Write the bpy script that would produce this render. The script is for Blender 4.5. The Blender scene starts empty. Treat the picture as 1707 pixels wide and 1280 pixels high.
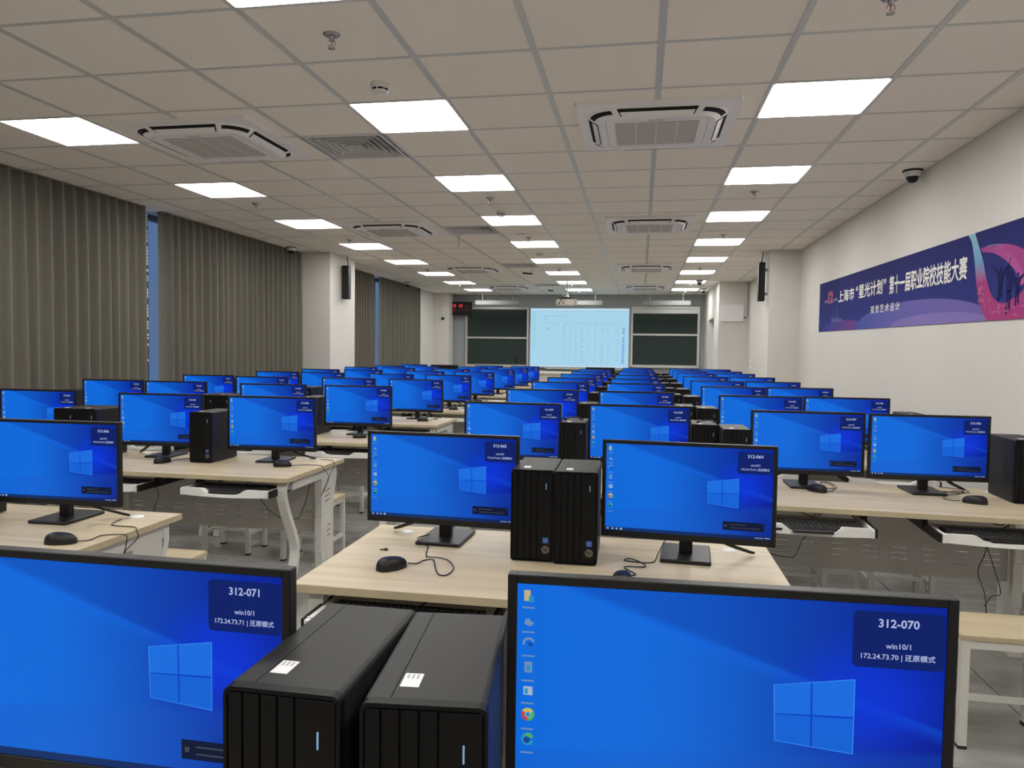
import bpy, math, random
from mathutils import Matrix, Vector
random.seed(7)
S = bpy.context.scene
COL = S.collection
PI = math.pi

# ------------------------------------------------------------------ camera
CAM_H = 1.41
yaw, pitch, roll = 0.1736, -0.04492, 0.01316
fwd = Vector((-math.sin(yaw)*math.cos(pitch), math.cos(yaw)*math.cos(pitch), math.sin(pitch)))
rgt = Vector((math.cos(yaw), math.sin(yaw), 0.0))
upv = rgt.cross(fwd)
r2 = math.cos(roll)*rgt + math.sin(roll)*upv
u2 = -math.sin(roll)*rgt + math.cos(roll)*upv
cd = bpy.data.cameras.new('camera'); cam = bpy.data.objects.new('camera', cd); COL.objects.link(cam)
cd.sensor_width = 36.0; cd.lens = 1215.5/1707*36.0; cd.clip_start = 0.02; cd.clip_end = 200
m = Matrix.Identity(4)
for i in range(3):
    m[i][0] = r2[i]; m[i][1] = u2[i]; m[i][2] = -fwd[i]
m[2][3] = CAM_H
cam.matrix_world = m
S.camera = cam

# ------------------------------------------------------------------ world, light levels, exposure
W = bpy.data.worlds.new('sky'); S.world = W; W.use_nodes = True
bg = W.node_tree.nodes['Background']
bg.inputs[0].default_value = (0.22, 0.34, 0.62, 1); bg.inputs[1].default_value = 0.62
S.view_settings.view_transform = 'Standard'; S.view_settings.look = 'None'
S.view_settings.exposure = 0.0; S.view_settings.gamma = 1.0
S.view_settings.use_curve_mapping = False
LAMP = 17.8            # radiance of the ceiling light panels
SCREEN = 1.0           # radiance scale of the monitor screens

# ------------------------------------------------------------------ text helper: all strings are turned into outlines once, up front
TEXT = {}
def prepare_texts(specs):
    obs = []
    for key, (body, bold) in specs.items():
        c = bpy.data.curves.new('t', 'FONT'); c.body = body; c.size = 1.0; c.resolution_u = 2
        c.offset = bold; c.align_x = 'LEFT'
        o = bpy.data.objects.new('t', c); COL.objects.link(o); obs.append((key, o, c))
    bpy.context.view_layer.update()
    dg = bpy.context.evaluated_depsgraph_get()
    for key, o, c in obs:
        ev = o.evaluated_get(dg); me = ev.to_mesh()
        vs = [(v.co.x, v.co.y) for v in me.vertices]; fs = [tuple(p.vertices) for p in me.polygons]
        if vs:
            x0 = min(v[0] for v in vs); x1 = max(v[0] for v in vs)
            y0 = min(v[1] for v in vs); y1 = max(v[1] for v in vs)
        else:
            x0 = x1 = y0 = y1 = 0
        TEXT[key] = (vs, fs, x0, x1, y0, y1)
        ev.to_mesh_clear()
    for key, o, c in obs:
        bpy.data.objects.remove(o); bpy.data.curves.remove(c)

NUMBERS = list(range(1, 72))
specs = {('n', k): ('312-%03d' % k, 0.02) for k in NUMBERS}
specs.update({('ip', k): ('172.24.73.%d | 还原模式' % k, 0.012) for k in NUMBERS})
specs['win'] = ('win10/1', 0.012)
specs['hp'] = ('hp', 0.012)
TITLE = '上海市“星光计划”第十一届职业院校技能大赛'
for ch in set(TITLE): specs[('z', ch)] = (ch, 0.0)
SUB = '视觉艺术设计'
for ch in SUB: specs[('z', ch)] = (ch, 0.0)
specs['12'] = ('12', 0.04)
specs['15'] = ('15', 0.03); specs['33'] = ('33', 0.03)
prepare_texts(specs)

# ------------------------------------------------------------------ materials
def new_mat(name):
    mt = bpy.data.materials.new(name); mt.use_nodes = True
    return mt, mt.node_tree, mt.node_tree.nodes['Principled BSDF']
def plain(name, col, rough=0.5, metal=0.0, spec=0.5, noise=0.0, scale=40.0, bump=0.0, bscale=300.0):
    mt, nt, p = new_mat(name)
    p.inputs['Base Color'].default_value = (*col, 1)
    p.inputs['Roughness'].default_value = rough; p.inputs['Metallic'].default_value = metal
    p.inputs['Specular IOR Level'].default_value = spec
    tc = nt.nodes.new('ShaderNodeTexCoord')
    if noise:
        n = nt.nodes.new('ShaderNodeTexNoise'); n.inputs['Scale'].default_value = scale
        n.inputs['Detail'].default_value = 3
        nt.links.new(tc.outputs['Object'], n.inputs['Vector'])
        r = nt.nodes.new('ShaderNodeValToRGB')
        a = [max(0, c*(1-noise)) for c in col]; b = [min(1, c*(1+noise)) for c in col]
        r.color_ramp.elements[0].color = (*a, 1); r.color_ramp.elements[1].color = (*b, 1)
        r.color_ramp.elements[0].position = .3; r.color_ramp.elements[1].position = .7
        nt.links.new(n.outputs['Fac'], r.inputs['Fac']); nt.links.new(r.outputs['Color'], p.inputs['Base Color'])
    if bump:
        n2 = nt.nodes.new('ShaderNodeTexNoise'); n2.inputs['Scale'].default_value = bscale
        nt.links.new(tc.outputs['Object'], n2.inputs['Vector'])
        bp = nt.nodes.new('ShaderNodeBump'); bp.inputs['Strength'].default_value = bump; bp.inputs['Distance'].default_value = .002
        nt.links.new(n2.outputs['Fac'], bp.inputs['Height']); nt.links.new(bp.outputs['Normal'], p.inputs['Normal'])
    return mt
def glow(name, col, strength=1.0, base=(0, 0, 0)):
    mt, nt, p = new_mat(name)
    p.inputs['Base Color'].default_value = (*base, 1); p.inputs['Roughness'].default_value = 0.5
    p.inputs['Specular IOR Level'].default_value = 0.1
    p.inputs['Emission Color'].default_value = (*col, 1); p.inputs['Emission Strength'].default_value = strength
    return mt
def math_node(nt, op, a, b=None, c=None):
    n = nt.nodes.new('ShaderNodeMath'); n.operation = op
    for i, v in enumerate((a, b, c)):
        if v is None: continue
        if isinstance(v, (int, float)): n.inputs[i].default_value = v
        else: nt.links.new(v, n.inputs[i])
    return n.outputs[0]
def smooth(nt, x, lo, hi):
    n = nt.nodes.new('ShaderNodeMapRange'); n.interpolation_type = 'SMOOTHSTEP'
    n.inputs['From Min'].default_value = lo; n.inputs['From Max'].default_value = hi
    n.inputs['To Min'].default_value = 0; n.inputs['To Max'].default_value = 1
    nt.links.new(x, n.inputs['Value']); return n.outputs[0]
def mixc(nt, fac, a, b, mode='MIX'):
    n = nt.nodes.new('ShaderNodeMix'); n.data_type = 'RGBA'; n.blend_type = mode
    if isinstance(fac, (int, float)): n.inputs[0].default_value = fac
    else: nt.links.new(fac, n.inputs[0])
    for i, v in ((6, a), (7, b)):
        if isinstance(v, tuple): n.inputs[i].default_value = (*v, 1)
        else: nt.links.new(v, n.inputs[i])
    return n.outputs[2]

M = {}
M['wall'] = plain('wall_paint', (0.645, 0.622, 0.582), 0.75, noise=0.015, scale=3, bump=0.05)
M['wall_front'] = plain('front_wall_paint', (0.35, 0.37, 0.37), 0.8, noise=0.02, scale=3)
M['tile'] = plain('ceiling_tile_board', (0.93, 0.875, 0.80), 0.9, noise=0.02, scale=60, bump=0.12, bscale=500)
M['tbar'] = plain('ceiling_grid_metal', (0.62, 0.62, 0.58), 0.35, metal=0.15)
M['slab'] = plain('ceiling_void', (0.25, 0.25, 0.24), 0.9)
M['white'] = plain('white_plastic', (0.74, 0.73, 0.71), 0.45)
M['steel'] = plain('white_powder_steel', (0.70, 0.68, 0.63), 0.5, noise=0.01)
M['panel'] = plain('grey_powder_steel', (0.50, 0.475, 0.43), 0.55, noise=0.015)
M['black'] = plain('black_plastic', (0.009, 0.009, 0.0095), 0.42, spec=0.35)
M['blackmatte'] = plain('black_matte_plastic', (0.0045, 0.0045, 0.005), 0.5, spec=0.2)
M['case'] = plain('black_painted_steel', (0.017, 0.017, 0.017), 0.52, spec=0.28, bump=0.05, bscale=900)
M['key'] = plain('black_keycaps', (0.02, 0.02, 0.022), 0.5)
M['groove'] = plain('dark_gap', (0.003, 0.003, 0.003), 0.9)
M['grey'] = plain('grey_plastic', (0.35, 0.35, 0.34), 0.5)
M['greymesh'] = plain('grey_filter_mesh', (0.54, 0.52, 0.50), 0.8, noise=0.05, scale=900)
M['alu'] = plain('aluminium', (0.60, 0.60, 0.58), 0.35, metal=0.4)
M['chrome'] = plain('chrome', (0.42, 0.40, 0.39), 0.25, metal=0.9)
M['board'] = plain('green_chalkboard', (0.016, 0.030, 0.026), 0.75, noise=0.06, scale=6)
M['gdoor'] = plain('grey_door_leaf', (0.30, 0.28, 0.25), 0.6)
M['curtain'] = plain('grey_olive_curtain_cloth', (0.195, 0.184, 0.155), 0.95, noise=0.08, scale=120, spec=0.1)
M['rubber'] = plain('rubber_foot', (0.02, 0.02, 0.02), 0.8)
M['cream'] = plain('cream_laminate', (0.66, 0.62, 0.53), 0.5)
M['sticker'] = plain('white_sticker', (0.78, 0.78, 0.78), 0.5)
M['inkgrey'] = plain('grey_print', (0.38, 0.38, 0.39), 0.6)
M['acwhite']=plain('air_conditioner_plastic',(0.90,0.885,0.89),0.45)
M['lampshade']=plain('grey_white_lamp_housing',(0.25,0.255,0.25),0.6,spec=.2)
M['cover']=plain('lavender_white_plastic',(0.80,0.78,0.81),0.4)
M['bluesticker'] = plain('blue_sticker', (0.03, 0.09, 0.34), 0.4)
M['badge'] = plain('warm_grey_badge', (0.16, 0.14, 0.11), 0.35, metal=0.3)
M['frame'] = plain('window_frame_paint', (0.35, 0.40, 0.48), 0.4)
M['lamp'] = glow('light_panel_diffuser', (1.0, 0.985, 0.95), LAMP)
M['led'] = glow('blue_power_light', (0.30, 0.50, 0.75), 0.7)
M['red'] = glow('red_led_digits', (1.0, 0.06, 0.06), 0.9)
M['reddim'] = glow('dim_red_led_digits', (0.8, 0.06, 0.07), 0.35)

def wood_mat():
    mt, nt, p = new_mat('pale_birch_laminate')
    tc = nt.nodes.new('ShaderNodeTexCoord'); mp = nt.nodes.new('ShaderNodeMapping')
    mp.inputs['Scale'].default_value = (0.8, 14, 14)
    nt.links.new(tc.outputs['Object'], mp.inputs['Vector'])
    n = nt.nodes.new('ShaderNodeTexNoise'); n.inputs['Scale'].default_value = 1.6; n.inputs['Detail'].default_value = 5
    n.inputs['Distortion'].default_value = 0.4
    nt.links.new(mp.outputs['Vector'], n.inputs['Vector'])
    r = nt.nodes.new('ShaderNodeValToRGB'); e = r.color_ramp.elements
    e[0].position = .30; e[0].color = (0.455, 0.37, 0.238, 1)
    e[1].position = .62; e[1].color = (0.56, 0.47, 0.318, 1)
    nt.links.new(n.outputs['Fac'], r.inputs['Fac']); nt.links.new(r.outputs['Color'], p.inputs['Base Color'])
    p.inputs['Roughness'].default_value = 0.42
    return mt
M['wood'] = wood_mat()
M['edge'] = plain('laminate_edge_band', (0.50, 0.42, 0.27), 0.5, noise=0.06, scale=20)

def floor_mat():
    mt, nt, p = new_mat('grey_porcelain_tile')
    tc = nt.nodes.new('ShaderNodeTexCoord'); mp = nt.nodes.new('ShaderNodeMapping')
    mp.inputs['Scale'].default_value = (1.0, 4.0, 1)
    nt.links.new(tc.outputs['Object'], mp.inputs['Vector'])
    n = nt.nodes.new('ShaderNodeTexNoise'); n.inputs['Scale'].default_value = 2.2; n.inputs['Detail'].default_value = 6
    nt.links.new(mp.outputs['Vector'], n.inputs['Vector'])
    r = nt.nodes.new('ShaderNodeValToRGB'); e = r.color_ramp.elements
    e[0].position = .3; e[0].color = (0.24, 0.233, 0.22, 1); e[1].position = .72; e[1].color = (0.385, 0.374, 0.355, 1)
    nt.links.new(n.outputs['Fac'], r.inputs['Fac']); nt.links.new(r.outputs['Color'], p.inputs['Base Color'])
    p.inputs['Roughness'].default_value = 0.26
    return mt
M['floor'] = floor_mat()
M['grout'] = plain('dark_grout', (0.05, 0.05, 0.048), 0.9)

def glass_mat():
    mt = bpy.data.materials.new('window_glass'); mt.use_nodes = True; nt = mt.node_tree; nt.nodes.clear()
    o = nt.nodes.new('ShaderNodeOutputMaterial'); t = nt.nodes.new('ShaderNodeBsdfTransparent'); g = nt.nodes.new('ShaderNodeBsdfGlossy')
    g.inputs['Roughness'].default_value = 0.02; t.inputs[0].default_value = (0.86, 0.92, 0.95, 1)
    mx = nt.nodes.new('ShaderNodeMixShader'); mx.inputs[0].default_value = 0.06
    nt.links.new(t.outputs[0], mx.inputs[1]); nt.links.new(g.outputs[0], mx.inputs[2])
    nt.links.new(mx.outputs[0], o.inputs[0]); return mt
M['glass'] = glass_mat()

def screen_mat():
    """the blue desktop wallpaper, drawn from the screen's UV"""
    mt, nt, p = new_mat('blue_desktop_wallpaper')
    uv = nt.nodes.new('ShaderNodeUVMap'); sp = nt.nodes.new('ShaderNodeSeparateXYZ')
    nt.links.new(uv.outputs[0], sp.inputs[0]); u, v = sp.outputs[0], sp.outputs[1]
    t = smooth(nt, u, 0.26, 1.0)
    c = mixc(nt, t, (0.003, 0.140, 0.70), (0.0, 0.010, 0.29))
    # light fan left of the emblem
    line = math_node(nt, 'ADD', v, math_node(nt, 'MULTIPLY', math_node(nt, 'SUBTRACT', u, 0.10), 0.60))   # =1 on the upper ray
    up = smooth(nt, line, 0.985, 1.04)
    uf = math_node(nt, 'MULTIPLY', up, 0.42)
    c = mixc(nt, uf, c, (0.0, 0.022, 0.34))
    edge = math_node(nt, 'MULTIPLY', math_node(nt, 'MULTIPLY', smooth(nt, line, 0.93, 1.0), math_node(nt, 'SUBTRACT', 1.0, smooth(nt, line, 1.0, 1.02))), 0.30)
    edge = math_node(nt, 'MULTIPLY', edge, smooth(nt, u, 0.05, 0.7))
    c = mixc(nt, edge, c, (0.004, 0.14, 0.86))
    low = math_node(nt, 'SUBTRACT', v, math_node(nt, 'MULTIPLY', math_node(nt, 'SUBTRACT', u, 0.2), 0.14))
    lf = math_node(nt, 'MULTIPLY', math_node(nt, 'SUBTRACT', 1.0, smooth(nt, low, 0.23, 0.28)), 0.30)
    c = mixc(nt, lf, c, (0.006, 0.10, 0.56))
    # glow round the emblem
    dx = math_node(nt, 'MULTIPLY', math_node(nt, 'SUBTRACT', u, 0.83), 1.5)
    dy = math_node(nt, 'SUBTRACT', v, 0.58)
    d2 = math_node(nt, 'SQRT', math_node(nt, 'ADD', math_node(nt, 'MULTIPLY', dx, dx), math_node(nt, 'MULTIPLY', dy, dy)))
    g = math_node(nt, 'MULTIPLY', math_node(nt, 'SUBTRACT', 1.0, smooth(nt, d2, 0.02, 0.36)), 0.75)
    c = mixc(nt, g, c, (0.0, 0.035, 0.74))
    # corners fall off
    bf = math_node(nt, 'MULTIPLY', smooth(nt, u, 0.72, 1.0), math_node(nt, 'SUBTRACT', 1.0, smooth(nt, v, 0.05, 0.55)))
    c = mixc(nt, math_node(nt, 'MULTIPLY', bf, 0.55), c, (0.0, 0.008, 0.20))
    # task bar
    tb = math_node(nt, 'SUBTRACT', 1.0, smooth(nt, v, 0.036, 0.040))
    c = mixc(nt, math_node(nt, 'MULTIPLY', tb, 0.86), c, (0.004, 0.012, 0.05))
    nt.links.new(c, p.inputs['Emission Color']); p.inputs['Emission Strength'].default_value = SCREEN
    p.inputs['Base Color'].default_value = (0.004, 0.004, 0.005, 1); p.inputs['Roughness'].default_value = 0.35
    p.inputs['Specular IOR Level'].default_value = 0.10
    return mt
M['screen'] = screen_mat()
M['off'] = plain('switched_off_screen', (0.006, 0.006, 0.008), 0.25)
M['emblem'] = glow('light_blue_emblem', (0.006, 0.120, 0.66), 1.0)
M['emblem2'] = glow('light_blue_emblem_upper', (0.010, 0.148, 0.72), 1.0)
M['emblemline'] = glow('pale_blue_emblem_outline', (0.04, 0.24, 0.82), 1.0)
M['info'] = glow('navy_info_panel', (0.003, 0.014, 0.135), 1.0)
M['txt'] = glow('pale_screen_text', (0.42, 0.48, 0.74), 1.0)
M['note'] = glow('dark_notice_box', (0.004, 0.009, 0.035), 1.0)
M['notetxt'] = glow('dim_notice_text', (0.05, 0.06, 0.09), 1.0)
M['icon'] = glow('white_icon', (0.36, 0.45, 0.60), 1.0)
M['icontan'] = glow('tan_icon', (0.50, 0.42, 0.22), 1.0)
M['iconred'] = glow('red_icon', (0.50, 0.06, 0.05), 1.0)
M['icongreen'] = glow('green_icon', (0.08, 0.40, 0.12), 1.0)
M['iconyellow'] = glow('yellow_icon', (0.60, 0.45, 0.08), 1.0)
M['iconteal'] = glow('teal_icon', (0.02, 0.28, 0.50), 1.0)
M['iconnavy'] = glow('navy_icon', (0.01, 0.06, 0.30), 1.0)
M['icongrey'] = glow('grey_blue_icon', (0.16, 0.26, 0.46), 1.0)
M['proj'] = glow('pale_blue_projection', (0.385, 0.655, 0.82), 1.0)
M['projline'] = glow('grey_blue_projected_text', (0.27, 0.46, 0.62), 1.0)
M['projblue'] = glow('blue_projected_link', (0.06, 0.20, 0.62), 1.0)
M['projhead'] = glow('white_projected_bar', (0.60, 0.74, 0.86), 1.0)

# ------------------------------------------------------------------ mesh helper
class MB:
    def __init__(s): s.v = []; s.f = []; s.m = []; s.sm = []
    def add(s, vs, fs, mi=0, smooth=False):
        b = len(s.v); s.v += [tuple(p) for p in vs]
        for f in fs: s.f.append(tuple(b+i for i in f)); s.m.append(mi); s.sm.append(smooth)
        return s
    def box(s, x0, x1, y0, y1, z0, z1, mi=0, sides=None):
        vs = [(x0,y0,z0),(x1,y0,z0),(x1,y1,z0),(x0,y1,z0),(x0,y0,z1),(x1,y0,z1),(x1,y1,z1),(x0,y1,z1)]
        fs = [(0,3,2,1),(4,5,6,7),(0,1,5,4),(1,2,6,5),(2,3,7,6),(3,0,4,7)]
        if sides is None: return s.add(vs, fs, mi)
        s.add(vs, fs[:2], mi); return s.add(vs, fs[2:], sides)
    def rbox(s, x0, x1, y0, y1, z0, z1, b, mi=0):
        """box with chamfered edges"""
        X=(x0,x1);Y=(y0,y1);Z=(z0,z1); vs=[]; idx={}
        for i in (0,1):
            for j in (0,1):
                for k in (0,1):
                    sx=1 if i==0 else -1; sy=1 if j==0 else -1; sz=1 if k==0 else -1
                    for a,(bx,by,bz) in enumerate(((0,b,b),(b,0,b),(b,b,0))):
                        idx[i,j,k,a]=len(vs); vs.append((X[i]+sx*bx,Y[j]+sy*by,Z[k]+sz*bz))
        fs=[]
        for i in (0,1): q=[idx[i,0,0,0],idx[i,1,0,0],idx[i,1,1,0],idx[i,0,1,0]]; fs.append(q if i else q[::-1])
        for j in (0,1): q=[idx[0,j,0,1],idx[0,j,1,1],idx[1,j,1,1],idx[1,j,0,1]]; fs.append(q if j else q[::-1])
        for k in (0,1): q=[idx[0,0,k,2],idx[1,0,k,2],idx[1,1,k,2],idx[0,1,k,2]]; fs.append(q if k else q[::-1])
        for i in (0,1):
            for j in (0,1): fs.append([idx[i,j,0,0],idx[i,j,1,0],idx[i,j,1,1],idx[i,j,0,1]])
            for k in (0,1): fs.append([idx[i,0,k,0],idx[i,1,k,0],idx[i,1,k,2],idx[i,0,k,2]])
        for j in (0,1):
            for k in (0,1): fs.append([idx[0,j,k,1],idx[1,j,k,1],idx[1,j,k,2],idx[0,j,k,2]])
        for i in (0,1):
            for j in (0,1):
                for k in (0,1): fs.append([idx[i,j,k,0],idx[i,j,k,1],idx[i,j,k,2]])
        cx,cy,cz=(x0+x1)/2,(y0+y1)/2,(z0+z1)/2; out=[]
        for f in fs:
            a,bb,c=(Vector(vs[f[0]]),Vector(vs[f[1]]),Vector(vs[f[2]])); n=(bb-a).cross(c-a)
            mid=sum((Vector(vs[t]) for t in f),Vector())/len(f)-Vector((cx,cy,cz))
            out.append(tuple(f) if n.dot(mid)>0 else tuple(f[::-1]))
        return s.add(vs,out,mi)
    def prism(s, poly, a, b, axis='z', mi=0, cap=True, smooth=False):
        """2-D outline extruded along an axis. axis x: poly=(y,z); y: poly=(x,z); z: poly=(x,y)"""
        n=len(poly)
        def P(p,t):
            return (t,p[0],p[1]) if axis=='x' else ((p[0],t,p[1]) if axis=='y' else (p[0],p[1],t))
        vs=[P(p,a) for p in poly]+[P(p,b) for p in poly]
        s.add(vs,[(i,(i+1)%n,n+(i+1)%n,n+i) for i in range(n)],mi,smooth)
        if cap: s.add(vs,[tuple(range(n))[::-1],tuple(range(n,2*n))],mi)
        return s
    def quad(s, a, b, c, d, mi=0): return s.add([a,b,c,d],[(0,1,2,3)],mi)
    def poly(s, pts, mi=0): return s.add(pts,[tuple(range(len(pts)))],mi)
    def lathe(s, prof, c=(0,0,0), n=20, mi=0, smooth=True):
        """profile (r,z) turned round z through c"""
        vs=[];k=len(prof)
        for i in range(n):
            a=2*PI*i/n
            for r,z in prof: vs.append((c[0]+r*math.cos(a),c[1]+r*math.sin(a),c[2]+z))
        fs=[(i*k+j,((i+1)%n)*k+j,((i+1)%n)*k+j+1,i*k+j+1) for i in range(n) for j in range(k-1)]
        return s.add(vs,fs,mi,smooth)
    def tube(s, pts, r, n=6, mi=0, smooth=True):
        P=[Vector(p) for p in pts]; vs=[]; k=len(P)
        for i,p in enumerate(P):
            t=(P[min(i+1,k-1)]-P[max(i-1,0)])
            if t.length<1e-9: t=Vector((0,0,1))
            t.normalize(); h=Vector((0,0,1)) if abs(t.z)<.9 else Vector((1,0,0))
            a=t.cross(h).normalized(); b=t.cross(a)
            for j in range(n):
                q=2*PI*j/n; vs.append(p+r*(math.cos(q)*a+math.sin(q)*b))
        fs=[(i*n+j,i*n+(j+1)%n,(i+1)*n+(j+1)%n,(i+1)*n+j) for i in range(k-1) for j in range(n)]
        s.add(vs,fs,mi,smooth)
        return s.add(vs,[tuple(range(n))[::-1],tuple(range((k-1)*n,k*n))],mi)
    def sweep(s, path, w, t, axis='x', mi=0):
        """flat bar of width w (along x, centred) and thickness t following a (y,z) path"""
        n=len(path); L=[];R=[]
        for i,p in enumerate(path):
            a=path[max(i-1,0)];b=path[min(i+1,n-1)]; d=(b[0]-a[0],b[1]-a[1]); l=math.hypot(*d) or 1
            nx,ny=-d[1]/l*t/2,d[0]/l*t/2; L.append((p[0]+nx,p[1]+ny)); R.append((p[0]-nx,p[1]-ny))
        return s.prism(L+R[::-1],-w/2,w/2,'x',mi,cap=False).strips(L,R,w,mi)
    def strips(s,L,R,w,mi):
        n=len(L)
        for x,flip in ((-w/2,0),(w/2,1)):
            vs=[(x,*p) for p in L]+[(x,*p) for p in R]
            s.add(vs,[(i,i+1,n+i+1,n+i) if flip else (n+i,n+i+1,i+1,i) for i in range(n-1)],mi)
        return s
    def text(s, key, T, mi=0):
        """lay a prepared text; T maps (x,y) to 3-D"""
        vs,fs=TEXT[key][0],TEXT[key][1]
        return s.add([T(*p) for p in vs],fs,mi)
    def mesh(s, name, mats):
        me=bpy.data.meshes.new(name); me.from_pydata(s.v,[],s.f)
        for mt in mats: me.materials.append(mt)
        me.polygons.foreach_set('material_index',s.m); me.polygons.foreach_set('use_smooth',s.sm); me.update()
        return me
    def build(s, name, mats, parent=None, loc=(0,0,0), rz=0.0):
        if not isinstance(mats,(list,tuple)): mats=[mats]
        return link(name,s.mesh(name,mats),parent,loc,rz)
def link(name, me, parent=None, loc=(0,0,0), rz=0.0):
    o=bpy.data.objects.new(name,me); COL.objects.link(o); o.location=loc; o.rotation_euler=(0,0,rz)
    if parent: o.parent=parent; CH.setdefault(parent.name,[]).append(o)
    return o
CH={}
def tag(o, label, cat, group=None):
    o['label']=label; o['category']=cat
    if group: o['group']=group
    return o
def thing(name, label, cat, loc=(0,0,0), rz=0.0, group=None):
    return tag(link(name,None,None,loc,rz),label,cat,group)
def struct(o): o['kind']='structure'; return o
def copy_tree(o, parent=None):
    c=o.copy(); COL.objects.link(c)
    if parent: c.parent=parent; CH.setdefault(parent.name,[]).append(c)
    for ch in CH.get(o.name,[]): copy_tree(ch,c)
    return c
def rrect(x0,x1,y0,y1,r,n=4):
    out=[]
    for cx,cy,a0 in ((x1-r,y1-r,0),(x0+r,y1-r,90),(x0+r,y0+r,180),(x1-r,y0+r,270)):
        for i in range(n+1):
            a=math.radians(a0+90*i/n); out.append((cx+r*math.cos(a),cy+r*math.sin(a)))
    return out
def curve(pts, n=5):
    """smooth a 3-D polyline (Catmull-Rom)"""
    P=[Vector(p) for p in pts]; out=[]
    for i in range(len(P)-1):
        p0=P[max(i-1,0)];p1=P[i];p2=P[i+1];p3=P[min(i+2,len(P)-1)]
        for k in range(n):
            t=k/n; out.append(0.5*((2*p1)+(p2-p0)*t+(2*p0-5*p1+4*p2-p3)*t*t+(3*p1-p0-3*p2+p3)*t**3))
    return out+[P[-1]]

# ------------------------------------------------------------------ the room
CEIL=2.858; XL=-5.34; XR=2.15; YB=-2.3; YF=18.5; GX0=0.068; GY0=3.531
fl=struct(MB().box(XL-.1,2.3,YB-.1,YF+.1,-.12,-.006).build('floor',M['grout']))
fx0,fy0=1.507,3.28
near=[];rest=[]
for i in range(-13,3):
    for j in range(-11,27):
        x0=fx0+.6*i;y0=fy0+.6*j
        x1=min(x0+.6,2.2);y1=min(y0+.6,YF);x0=max(x0,XL);y0=max(y0,YB)
        if x1-x0<.05 or y1-y0<.05: continue
        (near if (-4.9<x0 and 1.4<y0<8.4) else rest).append((x0,x1,y0,y1))
ft_me={}
def floor_tile(x0,x1,y0,y1):
    k=(round(x1-x0,3),round(y1-y0,3))
    if k not in ft_me: ft_me[k]=MB().rbox(.002,k[0]-.002,.002,k[1]-.002,-.008,0,.0015).mesh('tile',[M['floor']])
    return link('floor_tile',ft_me[k],fl,(x0,y0,0))
for t in near: floor_tile(*t)
b=MB()
for x0,x1,y0,y1 in rest: b.box(x0+.002,x1-.002,y0+.002,y1-.002,-.008,0)
o=b.build('far_floor_tiles',M['floor'],fl); o['kind']='stuff'

# ceiling: slab, tiles, grid
LAMP_X=[(-4.132,'left'),(-1.732,'middle'),(.668,'right')]
lampY=[GY0+.6+1.8*k for k in range(-3,8)]
VENTS=[(-2.332,GY0+.6*r) for r in (2,8,14,20)]
AC=[(.068,4.775),(.068,8.38),(.068,12.57),(.068,16.25),(-2.932,4.72),(-2.932,8.40),(-2.932,12.62),(-2.932,16.2)]
skip=set()
for lx,_ in LAMP_X:
    for ly in lampY: skip.add((round((lx-GX0)/.6),round((ly-GY0)/.6)))
for vx,vy in VENTS: skip.add((round((vx-GX0)/.6),round((vy-GY0)/.6)))
ce=struct(MB().box(XL-.1,2.3,YB-.1,YF+.1,CEIL+.05,CEIL+.12).build('ceiling',M['slab']))
ct_me={}; cells=[]
for i in range(-10,4):
    for j in range(-10,26):
        if (i,j) in skip: continue
        x0=max(GX0+.6*i,XL);x1=min(GX0+.6*i+.6,2.2);y0=max(GY0+.6*j,YB);y1=min(GY0+.6*j+.6,YF)
        if x1-x0<.04 or y1-y0<.04: continue
        vis=y0>1.6 and x0>-5.5-0.0*y0
        cells.append((0 if vis else 1,y0,x0,x1,y1))
cells.sort()
b=MB()
for n,(vis,y0,x0,x1,y1) in enumerate(cells):
    if n<300 and not vis:
        k=(round(x1-x0,3),round(y1-y0,3))
        if k not in ct_me: ct_me[k]=MB().rbox(.004,k[0]-.004,.004,k[1]-.004,0,.018,.003).mesh('ceiling_tile',[M['tile']])
        link('ceiling_tile',ct_me[k],ce,(x0,y0,CEIL))
    else: b.box(x0+.004,x1-.004,y0+.004,y1-.004,CEIL,CEIL+.018)
o=b.build('far_ceiling_tiles',M['tile'],ce); o['kind']='stuff'
run_me=MB().box(-.016,.016,YB,YF,-.004,.02).box(-.004,.004,YB,YF,-.0045,-.003).mesh('ceiling_runner',[M['tbar']])
for i in range(-8,4): link('ceiling_runner',run_me,ce,(GX0+.6*i,0,CEIL))
tee_me=MB().box(XL,2.2,-.011,.011,-.002,.02).mesh('ceiling_tee',[M['tbar']])
for j in range(-9,25): link('ceiling_tee',tee_me,ce,(0,GY0+.6*j,CEIL))

# walls
struct(MB().box(2.15,2.35,YB,10.6,0,CEIL+.05).build('wall_right',M['wall']))
struct(MB().box(1.74,2.35,10.6,11.1,0,CEIL+.05).build('trim_1',M['wall']))                 # right column
struct(MB().box(2.12,2.35,11.1,15.17,0,CEIL+.05).build('trim_2',M['wall']))                # recessed wall
DY0,DY1,DZ=15.85,17.25,2.24
struct(MB().box(1.53,2.35,15.17,DY0,0,CEIL+.05).box(1.53,2.35,DY1,YF+.1,0,CEIL+.05).box(1.53,2.35,DY0,DY1,DZ,CEIL+.05)
       .box(1.75,2.35,DY0,DY1,0,DZ).build('trim_3',M['wall']))                              # entrance block
struct(MB().box(XL-.1,2.35,YF,YF+.15,0,CEIL+.05).build('wall_front',M['wall_front']))
struct(MB().box(XL-.1,2.35,YB-.15,YB,0,CEIL+.05).build('wall_rear',M['wall']))
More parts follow.
